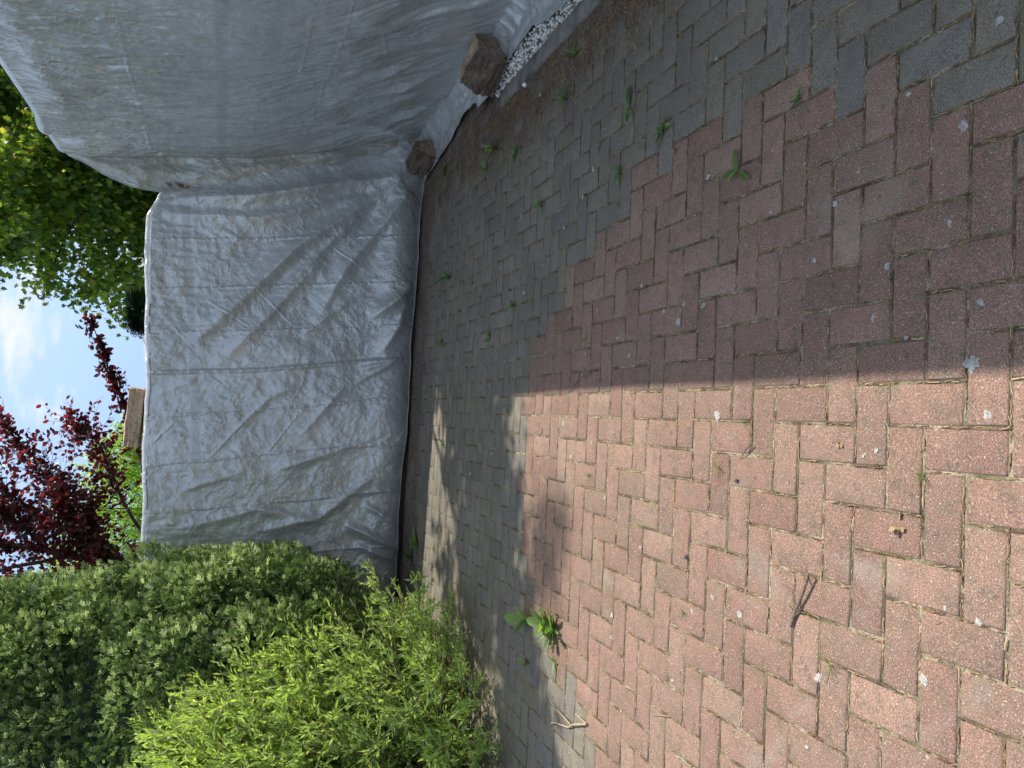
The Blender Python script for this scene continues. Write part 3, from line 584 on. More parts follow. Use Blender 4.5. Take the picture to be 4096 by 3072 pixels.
kinkX = -0.05 * np.exp(-((YR - 5.76) / 0.10) ** 2) - 0.015 * np.exp(-((YR - 4.9) / 0.5) ** 2)
for r in range(rows):
    if r < nflap:
        t = r / nflap
        X[r] = xh + (xfoot - xh) * t; Z[r] = zh + (zfoot - zh) * (0.15 * t + 0.85 * t ** 2.6)
        Z[r] += 0.022 * (vn(YR * 5, t * 2.0, 0, 81) + 0.6 * vn(YR * 12, t * 4, 0, 82)) * math.sin(math.pi * min(1, t * 1.15)) ** 1.0
    elif r < nflap + nface:
        t = (r - nflap) / (nface - 1); zz = zfoot + (ztopR - zfoot) * t; Z[r] = zz; X[r] = xprof(zz) + kinkX * t ** 4
    elif r < nflap + nface + ntop:
        t = (r - nflap - nface + 1) / ntop; th_ = min(1, t * 3) * math.pi / 2
        X[r] = X[nflap + nface - 1] + 0.05 * (1 - math.cos(th_)) + max(0, t - 1 / 3) * 1.5 * 1.15; Z[r] = ztopR + 0.05 * math.sin(th_) + 0.03 * max(0, t - 1 / 3)
    else:
        t = (r - nflap - nface - ntop + 1) / nback; X[r] = X[nflap + nface + ntop - 1] + 0.05 * t; Z[r] = 2.74 * (1 - t) + 0.02
ff = np.zeros((rows, 1)); ff[nflap:nflap + nface] = 1; ff[:nflap] = np.linspace(0.15, 1, nflap)[:, None]; ff[nflap + nface:] = 0.2
D = 0.006 * crumple(Yg, Z, 120) + 0.0015 * fbm(Yg * 15, Z * 15, 0, 133, 3) + 0.03 * vn(Yg * 1.6, Z * 0.8, 0, 141)
# tension wrinkles running down from the top, slanting towards the camera
q1 = Yg + 0.16 * (Z - 2.7) ** 2 * 0.6 - 0.22 * (2.7 - Z); wtop = sstep(1.25, 2.6, Z)
q1 = q1 + 0.03 * fbm(Yg * 3, Z * 3, 0, 5, 2)
D = D + (0.030 * ridged(q1 * 9, Z * 1.1, 0, 151, 3) * (0.6 + 0.4 * vn(Yg * 2, Z * 1.5, 0, 152)) + 0.018 * ridged(q1 * 24, Z * 2.2, 0, 153, 2)) * wtop
# soft drapes in the lower half that follow the face down to the foot logs
q2 = Yg - 0.5 * (Z - 1.0)
D = D + 0.022 * ridged(q2 * 3.2, Z * 1.3, 0, 161, 2) * sstep(1.5, 0.5, Z) + 0.006 * ridged(q2 * 12, Z * 2.4, 0, 163, 2) * sstep(1.8, 0.9, Z)
for poly, wd, am in (([(4.66, 0.12), (5.14, 0.51), (5.21, 0.99), (5.20, 1.46)], 0.06, 0.03), ([(4.47, 0.30), (4.74, 0.75), (4.74, 1.19)], 0.05, 0.022), ([(6.3, 0.1), (5.86, 0.54), (5.56, 0.95), (5.43, 1.45)], 0.07, 0.035), ([(5.0, 0.07), (5.63, 0.25), (6.04, 0.61)], 0.05, 0.03),
                     ([(4.45, 0.2), (4.3, 0.6), (4.0, 1.0)], 0.05, 0.02), ([(3.9, .15), (4.1, .6), (4.3, 1.2)], .05, .02), ([(5.3, .15), (5.5, .6), (5.7, 1.2)], .05, .02)):
    D = D + ridge(Yg, Z, poly, wd, am, 2)
for poly in ([(4.30, 2.08), (4.27, 1.61), (4.31, 0.96)], [(5.20, 2.04), (5.07, 1.43), (5.34, 0.64)], [(6.02, 2.04), (5.91, 1.26)], [(4.03, 1.20), (4.49, 1.20), (4.93, 1.19)], [(4.37, 2.29), (4.36, 2.09), (4.30, 1.61)], [(3.6, 1.0), (6.2, 1.06)], [(3.6, 2.1), (6.2, 2.12)]):
    D = D + ridge(Yg, Z, poly, 0.006, 0.003, False, 0.6)
for poly in ([(4.49, 0.73), (4.17, 0.81)], [(4.9, 1.42), (4.82, 1.25)], [(4.62, 1.05), (4.55, 0.92)], [(5.6, 0.9), (5.5, 0.75)], [(5.2, 2.25), (5.05, 2.1)]):
    D = D + ridge(Yg, Z, poly, 0.005, 0.005, True, 0.5)
bandR = sstep(0.034, 0.026, np.abs(Z - (1.625 + 0.004 * vn(Yg * 5, 0, 0, 71)))) * (ff == 1)
D = D * (1 - 0.85 * sstep(2.50, 2.68, Z))
D = D - 0.006 * (1 - np.abs(Z - 1.625) / 0.05).clip(0, 1) * fbm(Yg * 9, 0, 0, 5, 2)
dXdZ = np.gradient(xprof(np.linspace(-.1, 2.8, 200)), np.linspace(-.1, 2.8, 200)); sl = np.interp(Z, np.linspace(-.1, 2.8, 200), dXdZ)
nx_, nz_ = -1 / np.sqrt(1 + sl ** 2), sl / np.sqrt(1 + sl ** 2)
X = X + nx_ * D * ff; Z = Z + nz_ * D * ff * (ff == 1)
dirtR = 0.25 * sstep(0.7, 0.0, Z) + 0.45 * sstep(6.0, 6.3, Yg) + 0.02
maskR = np.stack([bandR, np.clip(dirtR, 0, 1), np.zeros_like(bandR)], -1).reshape(-1, 3)
rightroot = empty('tarp_covered_stack', (2.4, 4.0, 0)); tag(rightroot, 'tall leaning woodpile under a silver tarp along the right, split logs on its foot', 'covered woodpile')
o = mesh_from('tarp', np.stack([X, Yg, Z], -1).reshape(-1, 3), grid_faces(rows, len(YR)), M_TARP2, None, True, {'mask': maskR}); at_origin_child(o, rightroot)
hb = MB(); P = np.stack([X[0], YR, Z[0]], -1)[::3]; hb.tube(P, 0.0026, 6); at_origin_child(hb.build('hem', M_HEM, None, True), rightroot)
# flap: the end of this tarp wraps round onto the front of the back stack
zi = Z[nflap:nflap + nface, -1]; xi = X[nflap:nflap + nface, -1]
order = slice(0, nface, 2); zc, xc = zi[order], xi[order]
xe = np.interp(zc, [0.1, 0.33, 0.55, 1.04, 1.59, 2.03, 2.22, 2.42, 2.60, 2.70], [2.18, 2.18, 2.13, 1.90, 1.705, 1.60, 1.60, 1.66, 1.745, 1.775]); 
xe = np.minimum(xe + 0.004 * vn(zc * 12, 0, 0, 2), xc - 0.002)
S = np.linspace(0, 1, 46)
Xf = xc[:, None] + (xe - xc)[:, None] * S[None]; Zf = np.repeat(zc[:, None], 46, 1) - 0.02 * S[None] * sstep(2.3, 2.7, zc)[:, None]
Yf = 6.312 + 0.045 * np.sin(np.pi * S / 2)[None] * np.ones_like(Xf) 
Yf = Yf - 0.010 * crumple(Xf * 1.3, Zf, 220, 1.2) * np.minimum(1, S * 8)[None] - 0.02 * vn(Xf * 3, Zf * 3, 0, 9) * np.minimum(1, S * 5)[None] - 0.018 * np.exp(-((S - .45) / .25) ** 2)[None]
Yf[:, 0] = YR[-1]; Xf[:, 0] = xc
rust = np.exp(-((Zf - (1.92 - 0.1 * (Xf - 1.7))) / 0.10) ** 2 - ((Xf - 1.665) / 0.022) ** 2); rust = np.clip(rust * 1.6, 0, 1)
mf = np.stack([np.zeros_like(Xf), np.full_like(Xf, 0.85), rust], -1).reshape(-1, 3)
o = mesh_from('end_flap', np.stack([Xf, Yf, Zf], -1).reshape(-1, 3), grid_faces(len(zc), 46), M_TARP2, None, True, {'mask': mf}); tag(o, 'dirty stained end flap of the tarp with a rust brown streak'); at_origin_child(o, rightroot)
hb = MB(); hb.tube(np.stack([Xf[:, -1], Yf[:, -1] - .002, Zf[:, -1]], -1)[::3], 0.0026, 6); at_origin_child(hb.build('hem', M_HEM, None, True), rightroot)
for zq in (1.575, 0.86): 
    i = int(np.argmin(abs(zc - zq))); torus((Xf[i, 38], Yf[i, 38] - 0.004, zc[i]), (0, -1, 0.05), 0.009, 0.003, 'grommet', rightroot)
torus((2.115, 5.70, 0.06), (-.3, -0.3, 1), 0.008, 0.003, 'grommet', rightroot)
core = MB(); core.box((2.47, -1.15, -0.03), (3.3, 6.25, 2.55)); core.box((2.05, -1.15, 1.75), (2.465, 6.22, 2.55)); at_origin_child(core.build('stacked_wood', M_LOGBARK), rightroot)

# ------------------------------------------------------------------ split logs
def split_log(name, loc, rot, length, section, mats, label, bark_side=None, seed=0, sag=0.0):
    """section: list of (x,z) corners; axis along local y. body > bark, cut_end x2"""
    root = empty(name, loc); root.rotation_euler = rot; tag(root, label, 'log')
    sec = np.array(section, float); m_ = len(sec); per = 14
    ring = []
    for i in range(m_):
        a, b = sec[i], sec[(i + 1) % m_]
        for j in range(per): ring.append(a + (b - a) * j / per)
    ring = np.array(ring); nr = len(ring); ny = 40; ys = np.linspace(-length / 2, length / 2, ny)
    c = ring.mean(0); V = []
    for i, yy in enumerate(ys):
        s_ = 1 + 0.05 * vn(yy * 7, 0, seed, 3); q = (ring - c) * s_ + c
        d = 0.015 * vn(q[:, 0] * 16, q[:, 1] * 16, yy * 6 + seed, seed) + 0.009 * ridged(q[:, 0] * 34, q[:, 1] * 34, yy * 5, seed + 1, 3) - 0.02 * np.exp(-((q[:, 0] - 0.02 - .2 * yy * vn(yy * 9, 0, seed, 5)) / 0.006) ** 2) * (q[:, 1] < c[1])
        dirv = unit(q - c); q = q + dirv * d[:, None]
        V += [(q[k][0], yy + 0.012 * vn(q[k][0] * 20, q[k][1] * 20, 0, seed + 4) * (i in (0, ny - 1)), q[k][1]) for k in range(nr)]
    V = np.array(V); i = np.arange(ny - 1)[:, None] * nr; j = np.arange(nr)[None]; kk = (j + 1) % nr
    Q = np.stack([i + j, i + kk, i + nr + kk, i + nr + j], -1).reshape(-1, 4)
    mesh_from('split_face', V, Q, mats[0], root, False)
    for e, base in ((0, 0), (1, (ny - 1) * nr)):
        Rg = V[base:base + nr]; cc = Rg.mean(0); VV_ = [Rg]; nl = 7
        for l in range(1, nl):
            q = cc + (Rg - cc) * (1 - l / nl); q[:, 1] += 0.006 * vn(q[:, 0] * 50, q[:, 2] * 50, 0, seed + l) + 0.004 * vn(q[:, 0] * 20, q[:, 2] * 20, 0, seed); VV_.append(q)
        VV_.append(cc[None]); Va = np.vstack(VV_); i2 = np.arange(nl - 1)[:, None] * nr
        Qa = np.stack([i2 + j, i2 + kk, i2 + nr + kk, i2 + nr + j], -1).reshape(-1, 4); jj = np.arange(nr)
        Ta = np.stack([(nl - 1) * nr + jj, (nl - 1) * nr + (jj + 1) % nr, np.full(nr, nl * nr)], -1)
        mesh_from('cut_end', Va, [Qa, Ta], mats[1], root, False)
    if bark_side is not None:
        sel = np.arange(bark_side[0] * per, bark_side[1] * per + 1) % nr; Vb = []
        for i_ in range(ny):
            q = V[i_ * nr:(i_ + 1) * nr][sel]; dv = q - V[i_ * nr:(i_ + 1) * nr].mean(0); dv[:, 1] = 0; dv = unit(dv)
            Vb.append(q + dv * (0.006 + 0.006 * np.abs(vn(q[:, 0] * 40, q[:, 2] * 40, ys[i_] * 25, seed + 8)))[:, None])
        mesh_from('bark', np.vstack(Vb), grid_faces(ny, len(sel)), mats[2], root, False)
    return root
split_log('split_log', (2.165, 4.43, 0.135), (R(4), R(-6), R(24)), 0.26, [(-0.095, -0.075), (0.05, -0.095), (0.105, -0.02), (0.085, 0.075), (-0.03, 0.10), (-0.10, 0.03)], [M_SPLIT_GREY, M_ENDGRAIN, M_LOGBARK],
          'thick grey brown split log weighing down the tarp beside the white chippings', (4, 6), 3)
split_log('split_log', (2.10, 6.08, 0.12), (R(6), R(10), R(16)), 0.30, [(-0.06, -0.07), (0.06, -0.07), (0.085, 0.0), (0.03, 0.075), (-0.055, 0.055)], [M_SPLIT_RED, M_ENDGRAIN, M_LOGBARK],
          'dark reddish split log holding the tarp down in the corner between the two stacks', (3, 5), 9)
split_log('split_log', (-0.115, 6.62, 2.135), (R(2), R(0), R(88)), 0.445, [(-0.09, -0.05), (0.09, -0.055), (0.085, 0.035), (0.02, 0.052), (-0.08, 0.045)], [M_SPLIT_TAN, M_SPLIT_TAN, M_LOGBARK],
          'pale tan split log lying on top of the back stack', None, 15)

# ------------------------------------------------------------------ vegetation
def limb(p0, p1, n=8, bend=0.1, sd=0):
    p0, p1 = np.array(p0, float), np.array(p1, float); t = np.linspace(0, 1, n)[:, None]; P = p0 + (p1 - p0) * t
    off = np.stack([vn(t[:, 0] * 3, sd, k_, 17) for k_ in range(3)], -1) * bend * np.sin(np.pi * t)
    return P + off
def ball(n, shell=0.5):
    d = unit(rng.normal(size=(n, 3))); return d * (shell + (1 - shell) * rng.random((n, 1))) ** 1.0
def blob_leaves(blobs, per_m3, clsz, leaf, lsz, droop, spread=1.0):
    """blobs: (x,y,z,r); returns P,D,N,S and the cluster centres"""
    P = []; Dd = []; Nn = []; Sz = []; CC = []
    for (x, y_, z, r) in blobs:
        nc_ = max(3, int(per_m3 * r ** 2.2)); cc = np.array((x, y_, z)) + ball(nc_, 0.35) * r * np.array([1, 1, .9]); CC.append(cc)
        for c_ in cc:
            nl = rng.integers(*leaf); p = c_ + rng.normal(size=(nl, 3)) * clsz * np.array([1, 1, .7]); P.append(p)
            d = rng.normal(size=(nl, 3)) * 0.7 + unit(c_ - np.array((x, y_, z))) * 0.5; d[:, 2] -= droop; Dd.append(d)
            nn = rng.normal(size=(nl, 3)) * 0.7; nn[:, 2] += 0.6; Nn.append(nn); Sz.append(rng.uniform(lsz[0], lsz[1], nl))
    return np.vstack(P), np.vstack(Dd), np.vstack(Nn), np.concatenate(Sz), np.vstack(CC)

# maple on the right, behind both stacks; unseen bough over the paving added to cast its shade
mx_ = empty('maple_tree', (5.3, 11.8, 0)); tag(mx_, 'green maple with backlit leaves towering behind the right stack', 'tree')
blobs = []
lft = lambda z: np.interp(z, [2.0, 2.3, 2.6, 3.0, 3.3, 3.6, 3.9, 4.3, 5], [0.75, 0.75, 1.0, 1.25, 1.15, 1.25, 1.6, 1.45, 1.9])
for _ in range(150):
    z = rng.uniform(1.9, 4.9); r = rng.uniform(.32, .6); y_ = rng.uniform(10.2, 13); x = rng.uniform(lft(z) * y_ / 11 + r, 6.2); blobs.append((x, y_, z, r))
for z in np.arange(2.1, 4.6, 0.22):
    r = rng.uniform(.22, .36); blobs.append((lft(z) + r + rng.uniform(-.12, .15), 10.9 + rng.uniform(-.4, .4), z, r))
P1, D1, N1, S1, C1 = blob_leaves(blobs, 170, 0.10, (10, 20), (0.055, 0.09), 1.3)
up_b = [(rng.uniform(2.4, 8), rng.uniform(9.5, 14), rng.uniform(5.2, 8.6), rng.uniform(.5, .9)) for _ in range(34)]
P2, D2, N2, S2, C2 = blob_leaves(up_b, 60, 0.14, (8, 14), (0.09, 0.13), 0.8)
def over(gx, gy, h, r): return (gx + 0.6 * h, gy + 0.33 * h, h, r)
sh_b = [over(-0.25, 4.50, 5.2, .38), over(-0.70, 4.38, 5.3, .38), over(-1.10, 4.35, 5.5, .30), over(-0.55, 4.10, 5.9, .32), over(0.08, 4.78, 5.4, .34), over(-0.90, 4.62, 6.0, .28), over(-0.1, 4.22, 5.6, .22),
        over(-0.50, 3.42, 13.0, .15), over(-0.75, 3.45, 13.0, .13), over(-0.38, 5.02, 5.4, .15), over(-0.85, 5.35, 5.6, .12), over(-1.12, 5.05, 5.6, .14), over(-0.1, 5.15, 5.6, .16), over(-1.05, 3.85, 5.6, .26), over(-1.38, 3.68, 5.8, .28), over(-1.72, 3.55, 5.6, .30), over(-2.1, 3.42, 5.7, .32), over(-2.5, 3.3, 5.9, .34), over(-1.55, 3.35, 6.4, .14), over(0.35, 5.4, 5.6, .3)]
P3, D3, N3, S3, C3 = blob_leaves(sh_b, 420, 0.10, (12, 18), (0.08, 0.12), 0.6)
o = leaves('crown', np.vstack([P1, P2, P3]), np.vstack([D1, D2, D3]), np.vstack([N1, N2, N3]), np.concatenate([S1, S2, S3]), *MAPLE, M_MAPLE); at_origin_child(o, mx_)
tb = MB(); tb.tube(limb((5.3, 11.8, -0.1), (5.0, 11.5, 3.2), 10, .15, 1), np.linspace(.19, .14, 10), 10); tb.tube(limb((5.0, 11.5, 3.2), (5.0, 11.6, 8.0), 10, .3, 2), np.linspace(.14, .03, 10), 8)
at_origin_child(tb.build('trunk', M_BARK, None, True), mx_)
lb_ = MB(); tips = [(1.4, 10.9, 2.5), (1.7, 10.6, 3.5), (2.6, 10.8, 2.8), (2.5, 11, 4.4), (3.3, 10.5, 3.4), (3.6, 10.6, 4.6), (4.4, 10.4, 3.9), (2.0, 11.2, 4.1), (3.2, 12, 6), (6.5, 12, 6), (7, 12.5, 4.8)]
for i_, tp in enumerate(tips):
    b0 = (5.05 - .03 * i_, 11.5, 1.9 + 0.22 * i_ * .9); P = limb(b0, tp, 12, .35, i_ + 5); lb_.tube(P, np.linspace(.055, .010, 12), 6)
    for q in range(7):
        s_ = P[rng.integers(4, 12)]; lb_.tube(limb(s_, s_ + rng.normal(size=3) * np.array([.45, .4, .35]), 6, .12, q + i_ * 9), np.linspace(.012, .004, 6), 4)
P = limb((5.0, 11.5, 4.3), (2.6, 6.6, 5.7), 16, .5, 55); lb_.tube(P, np.linspace(.06, .02, 16), 7)
for (x, y_, z, r) in sh_b: lb_.tube(limb(P[13], (x, y_, z), 7, .1, x), np.linspace(.018, .006, 7), 4)
at_origin_child(lb_.build('limbs', M_BARK, None, True), mx_)

# dark conifers low behind the stacks
def conifer(x, y_, h, rad, label, seed):
    e = empty('conifer', (x, y_, 0)); tag(e, label, 'tree')
    nn = 3000; t = rng.random(nn) ** 0.7; z = 0.3 + t * (h - 0.3); rr2 = rad * (1 - t) ** 0.75 * (0.45 + 0.85 * rng.random(nn) ** 1.5) + 0.02 + .08 * rng.random(nn); an = rng.random(nn) * 6.283
    P = np.stack([x + rr2 * np.cos(an), y_ + rr2 * np.sin(an), z], -1); Dd = np.stack([np.cos(an), np.sin(an), rng.uniform(-.2, .6, nn)], -1) + rng.normal(size=(nn, 3)) * .3
    Nn = np.stack([-np.cos(an) * .3, -np.sin(an) * .3, np.ones(nn)], -1) + rng.normal(size=(nn, 3)) * .4
    at_origin_child(leaves('crown', P, Dd, Nn, rng.uniform(.08, .22, nn), *SPRAY, M_DARKC), e)
    q = MB(); q.tube([(x, y_, -.1), (x, y_, h * .95)], [.07, .01], 8); at_origin_child(q.build('trunk', M_BARK), e)
conifer(1.0, 9.3, 2.50, 0.45, 'dark conifer below the maple, its top just above the back stack', 1)

# light green tree beyond the beech
e = empty('willow_tree', (-1.8, 13.5, 0)); tag(e, 'bright yellow green tree with fine leaves seen behind the copper beech', 'tree')
bl = [(-1.0, 13, 3.0, .5), (-1.35, 13.2, 2.5, .6), (-.55, 13, 2.55, .45), (-2.2, 13.2, 2.7, .7), (-1.6, 13, 3.3, .45), (-2.6, 13.4, 3.4, .7), (-.7, 13, 2.95, .35), (-1.2, 13.3, 2.0, .6), (-2.9, 13, 2.4, .7), (-0.3, 13, 2.2, .4), (-.2, 13.1, 2.55, .25)]
P, Dd, Nn, Sz, cc = blob_leaves(bl, 420, 0.10, (12, 20), (0.07, 0.11), 0.9)
at_origin_child(leaves('crown', P, Dd, Nn, Sz, *NARROW, M_LIGHTG), e)
q = MB(); q.tube(limb((-1.8, 13.5, -.1), (-1.7, 13.3, 3.2), 8, .2, 3), np.linspace(.12, .03, 8), 8)
for b_ in bl: q.tube(limb((-1.75, 13.4, 1.4), b_[:3], 7, .15, b_[0]), np.linspace(.035, .008, 7), 5)
at_origin_child(q.build('trunk', M_BARK, None, True), e)

# copper beech: limbs, leafy shoots
e = empty('copper_beech', (-2.3, 9.5, 0)); tag(e, 'copper beech with dark purple leaves behind the hedge, one shoot arching over the log', 'tree')
tb = MB(); trunk = np.vstack([limb((-2.3, 9.5, -.1), (-1.85, 9.5, 2.3), 7, .08, 1), limb((-1.82, 9.5, 2.4), (-1.5, 9.5, 3.9), 6, .06, 2), limb((-1.48, 9.5, 4.0), (-1.2, 9.5, 5.4), 5, .1, 3)]); tb.tube(trunk, np.linspace(.06, .016, len(trunk)), 8)
at_origin_child(tb.build('trunk', M_BARK, None, True), e)
limbs = [([(-2.0, 9.4, 1.5), (-1.1, 9.3, 2.15), (-.35, 9.3, 2.38), (.15, 9.3, 2.58), (.5, 9.3, 2.74), (.86, 9.3, 2.90)], 1), ([(-1.9, 9.4, 1.9), (-1.0, 9.3, 2.5), (-.5, 9.3, 2.7), (-.2, 9.3, 3.02)], 1), ([(-1.85, 9.5, 2.3), (-1.2, 9.4, 2.95), (-.7, 9.4, 3.3), (-.3, 9.4, 3.62)], 1),
         ([(-1.8, 9.5, 2.5), (-1.2, 9.4, 3.3), (-.75, 9.4, 3.9)], 1), ([(-1.75, 9.5, 2.8), (-1.5, 9.3, 3.5), (-1.0, 9.2, 4.1)], 1), ([(-1.95, 9.5, 2.1), (-2.4, 9.3, 2.9), (-2.6, 9.2, 3.8)], 1), ([(-1.9, 9.5, 2.2), (-1.5, 9.2, 2.7), (-1.1, 9.1, 2.75)], 1), 
         ([(-1.85, 9.5, 2.4), (-2.1, 9.3, 3.0), (-1.9, 9.2, 3.6)], 1), ([(-2.0, 9.5, 1.8), (-2.3, 9.2, 2.3), (-2.9, 9.2, 2.6)], 1), ([(-1.7, 9.5, 3.1), (-1.9, 9.3, 3.9), (-1.8, 9.2, 4.6)], 1), ([(-1.8, 9.4, 2.6), (-1.3, 9.2, 2.9), (-.9, 9.1, 3.0)], 1), ([(-2.1, 9.5, 1.6), (-1.7, 9.2, 2.3), (-1.6, 9.1, 2.9)], 1), ([(-1.8, 9.4, 2.9), (-1.4, 9.2, 3.3), (-1.15, 9.1, 3.6)], 1), ([(-1.9, 9.4, 2.7), (-2.2, 9.2, 3.3), (-2.1, 9.1, 4.0)], 1)]
lb_ = MB(); P = []; Dd = []; Nn = []; Sz = []
def leafy_twig(a, b, nlf, sz, mb, r0, fold=.06, sd=0, up=.3):
    Q = limb(a, b, 7, fold, sd); mb.tube(Q, np.linspace(r0, r0 * .35, 7), 4)
    t = np.linspace(0.08, 1, nlf); ax = unit(Q[-1] - Q[0])
    for i_, t_ in enumerate(t):
        p = np.array([np.interp(t_, np.linspace(0, 1, 7), Q[:, k_]) for k_ in range(3)]); s_ = unit(np.cross(ax, rng.normal(size=3)))
        P.append(p + rng.normal(size=3) * .008); Dd.append(ax * .5 + s_ * 1.0 + np.array([0, 0, -up * rng.random()])); nn = rng.normal(size=3) * .7 + np.array([0, 0, .7]); Nn.append(nn); Sz.append(rng.uniform(*sz))
for li, (pts, _) in enumerate(limbs):
    pts = np.array(pts); tt = np.linspace(0, len(pts) - 1, 30); Q = np.stack([np.interp(tt, range(len(pts)), pts[:, k_]) for k_ in range(3)], -1) + .03 * np.stack([vn(tt * 2, li, k_, 4) for k_ in range(3)], -1)
    lb_.tube(Q, np.linspace(.024, .004, 30), 5)
    ntw = 100 if li else 85
    for q in range(ntw):
        f = rng.uniform(.28, 1.0) if li else rng.uniform(.35, 1.0); i0 = int(f * 29); a = Q[i0]; fwd_ = unit(Q[min(29, i0 + 2)] - Q[max(0, i0 - 2)])
        ln = (0.20 if li == 0 else 0.62) * rng.uniform(.4, 1) * (1.15 - .5 * f); d = unit(fwd_ * .9 + rng.normal(size=3) * .75 + np.array([0, 0, .25])); leafy_twig(a, a + d * ln, rng.integers(6, 12), (.044, .070), lb_, .003, .03, q)
o = leaves('crown', np.array(P), np.array(Dd), np.array(Nn), np.array(Sz), *BEECH, M_BEECH); at_origin_child(o, e)
at_origin_child(lb_.build('limbs', M_BARK, None, True), e)

# thuja hedge on the left
e = empty('hedge', (-2.8, 6.1, 0)); tag(e, 'dense clipped thuja hedge on the left, reaching across the end of the back stack', 'hedge')
zr = [0, .25, .42, .55, .7, .9, 1.3, 1.6, 1.95, 2.2, 2.6, 3.0, 3.5]; xr = [-1.75, -1.6, -1.42, -1.28, -1.14, -1.06, -1.04, -1.08, -1.17, -1.24, -1.26, -1.35, -1.7]
cx, cy_, ay = -3.0, 6.0, 1.25
def hedge_pt(th, z, k_=1.0):
    ax_ = (np.interp(z, zr, xr) - cx); bulge = 1 + .055 * vn(th * 4, z * 2.6, 0, 66) + .03 * vn(th * 11, z * 6, 0, 67)
    return np.stack([cx + ax_ * np.cos(th) * k_ * bulge, cy_ - 0.15 + ay * (np.interp(z, zr, xr) - cx) / 1.96 * np.sin(th) * k_ * bulge, z], -1)
PP = []; DD = []; NN = []; SS = []; RR = []
def hedge_spray():
    V = []; F = []
    def kite(p, d, l, wd):
        p = np.array(p, float); d = np.array(d, float); d /= np.linalg.norm(d); s_ = np.cross(d, (0, 0, 1)); s_ /= np.linalg.norm(s_); tw = random.uniform(-.7, .7); nn_ = np.cross(s_, d); s_ = s_ * math.cos(tw) + nn_ * math.sin(tw)
        b = len(V); V.extend([p, p + d * l * .5 + s_ * wd, p + d * l, p + d * l * .5 - s_ * wd]); F.extend([(b, b + 1, b + 2), (b, b + 2, b + 3)])
    for k_, (y_, sg) in enumerate([(0, 0), (.15, 1), (.25, -1), (.42, 1), (.52, -1), (.68, 1), (.75, -1)]):
        kite((0, y_, random.uniform(-.06, .06)), (sg * .75, 1, random.uniform(-.35, .35)), (1.0 if sg == 0 else .52 - .18 * y_), .085)
    return [tuple(v) for v in V], F
HS = hedge_spray()
lumps = []
for _ in range(9000):
    th_, z_ = -rng.uniform(-0.5, 2.5), rng.uniform(0.15, 3.6); rl = rng.uniform(.07, .17)
    c0 = hedge_pt(np.array([th_]), np.array([z_]), rng.uniform(.85, .975))[0]; c0[1] += 0.16 * (z_ - 1.2)
    if all((c0[0] - l[0][0]) ** 2 + (c0[1] - l[0][1]) ** 2 + (c0[2] - l[0][2]) ** 2 > (.66 * (rl + l[1])) ** 2 for l in lumps): lumps.append((c0, rl, th_))
for c0, rl, th_ in lumps:
    outw = unit(np.array([math.cos(th_) * .9, math.sin(th_) * 1.3, 0.25])); ns = int(6800 * rl ** 2) + 30
    d = unit(rng.normal(size=(ns, 3)) + outw * .7); d = np.where((d @ outw)[:, None] < -.25, -d, d)
    kf = 1 + .38 * vn(d[:, 0] * 2.6 + c0[0] * 9, d[:, 1] * 2.6, d[:, 2] * 2.6 + c0[2] * 9, 77)
    t_ = rng.uniform(.5, 1, ns) ** .35; p = c0 + d * (rl * t_ * kf)[:, None] * np.array([1, 1, 1.25])
    dd_ = unit(d * .9 + outw * .2 + np.array([0, 0, .45]) + rng.normal(size=(ns, 3)) * .22); nn = d * .35 + np.array([.25, .1, .75]) + rng.normal(size=(ns, 3)) * .45
    PP.append(p); DD.append(dd_); NN.append(nn); SS.append(rng.uniform(.034, .072, ns)); RR.append(np.clip(.48 + .12 * rng.normal() + rng.normal(0, .27, ns), 0, 1))
print('lumps', len(lumps), 'sprays', sum(len(q) for q in PP))
at_origin_child(leaves('foliage', np.vstack(PP), np.vstack(DD), np.vstack(NN), np.concatenate(SS), *HS, M_CEDAR, None, np.concatenate(RR)), e)
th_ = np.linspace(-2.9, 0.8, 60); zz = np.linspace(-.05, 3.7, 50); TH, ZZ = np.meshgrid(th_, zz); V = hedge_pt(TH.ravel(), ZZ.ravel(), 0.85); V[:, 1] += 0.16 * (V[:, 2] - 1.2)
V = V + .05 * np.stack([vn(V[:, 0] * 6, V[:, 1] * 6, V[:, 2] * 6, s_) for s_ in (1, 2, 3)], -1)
o = mesh_from('dark_inner_hull', V, grid_faces(50, 60), M_DARKC, None, False, {'rnd': rng.random(len(V)) * .5}); at_origin_child(o, e)  # solid dark hull, shade between the clumps painted into its colour
q = MB()
for i_ in range(7): q.tube(limb((-1.9 - i_ * .35, 6.1, -.1), (-1.9 - i_ * .35, 6.1, 2.9), 6, .1, i_), np.linspace(.035, .01, 6), 6)
at_origin_child(q.build('trunk', M_BARK, None, True), e)

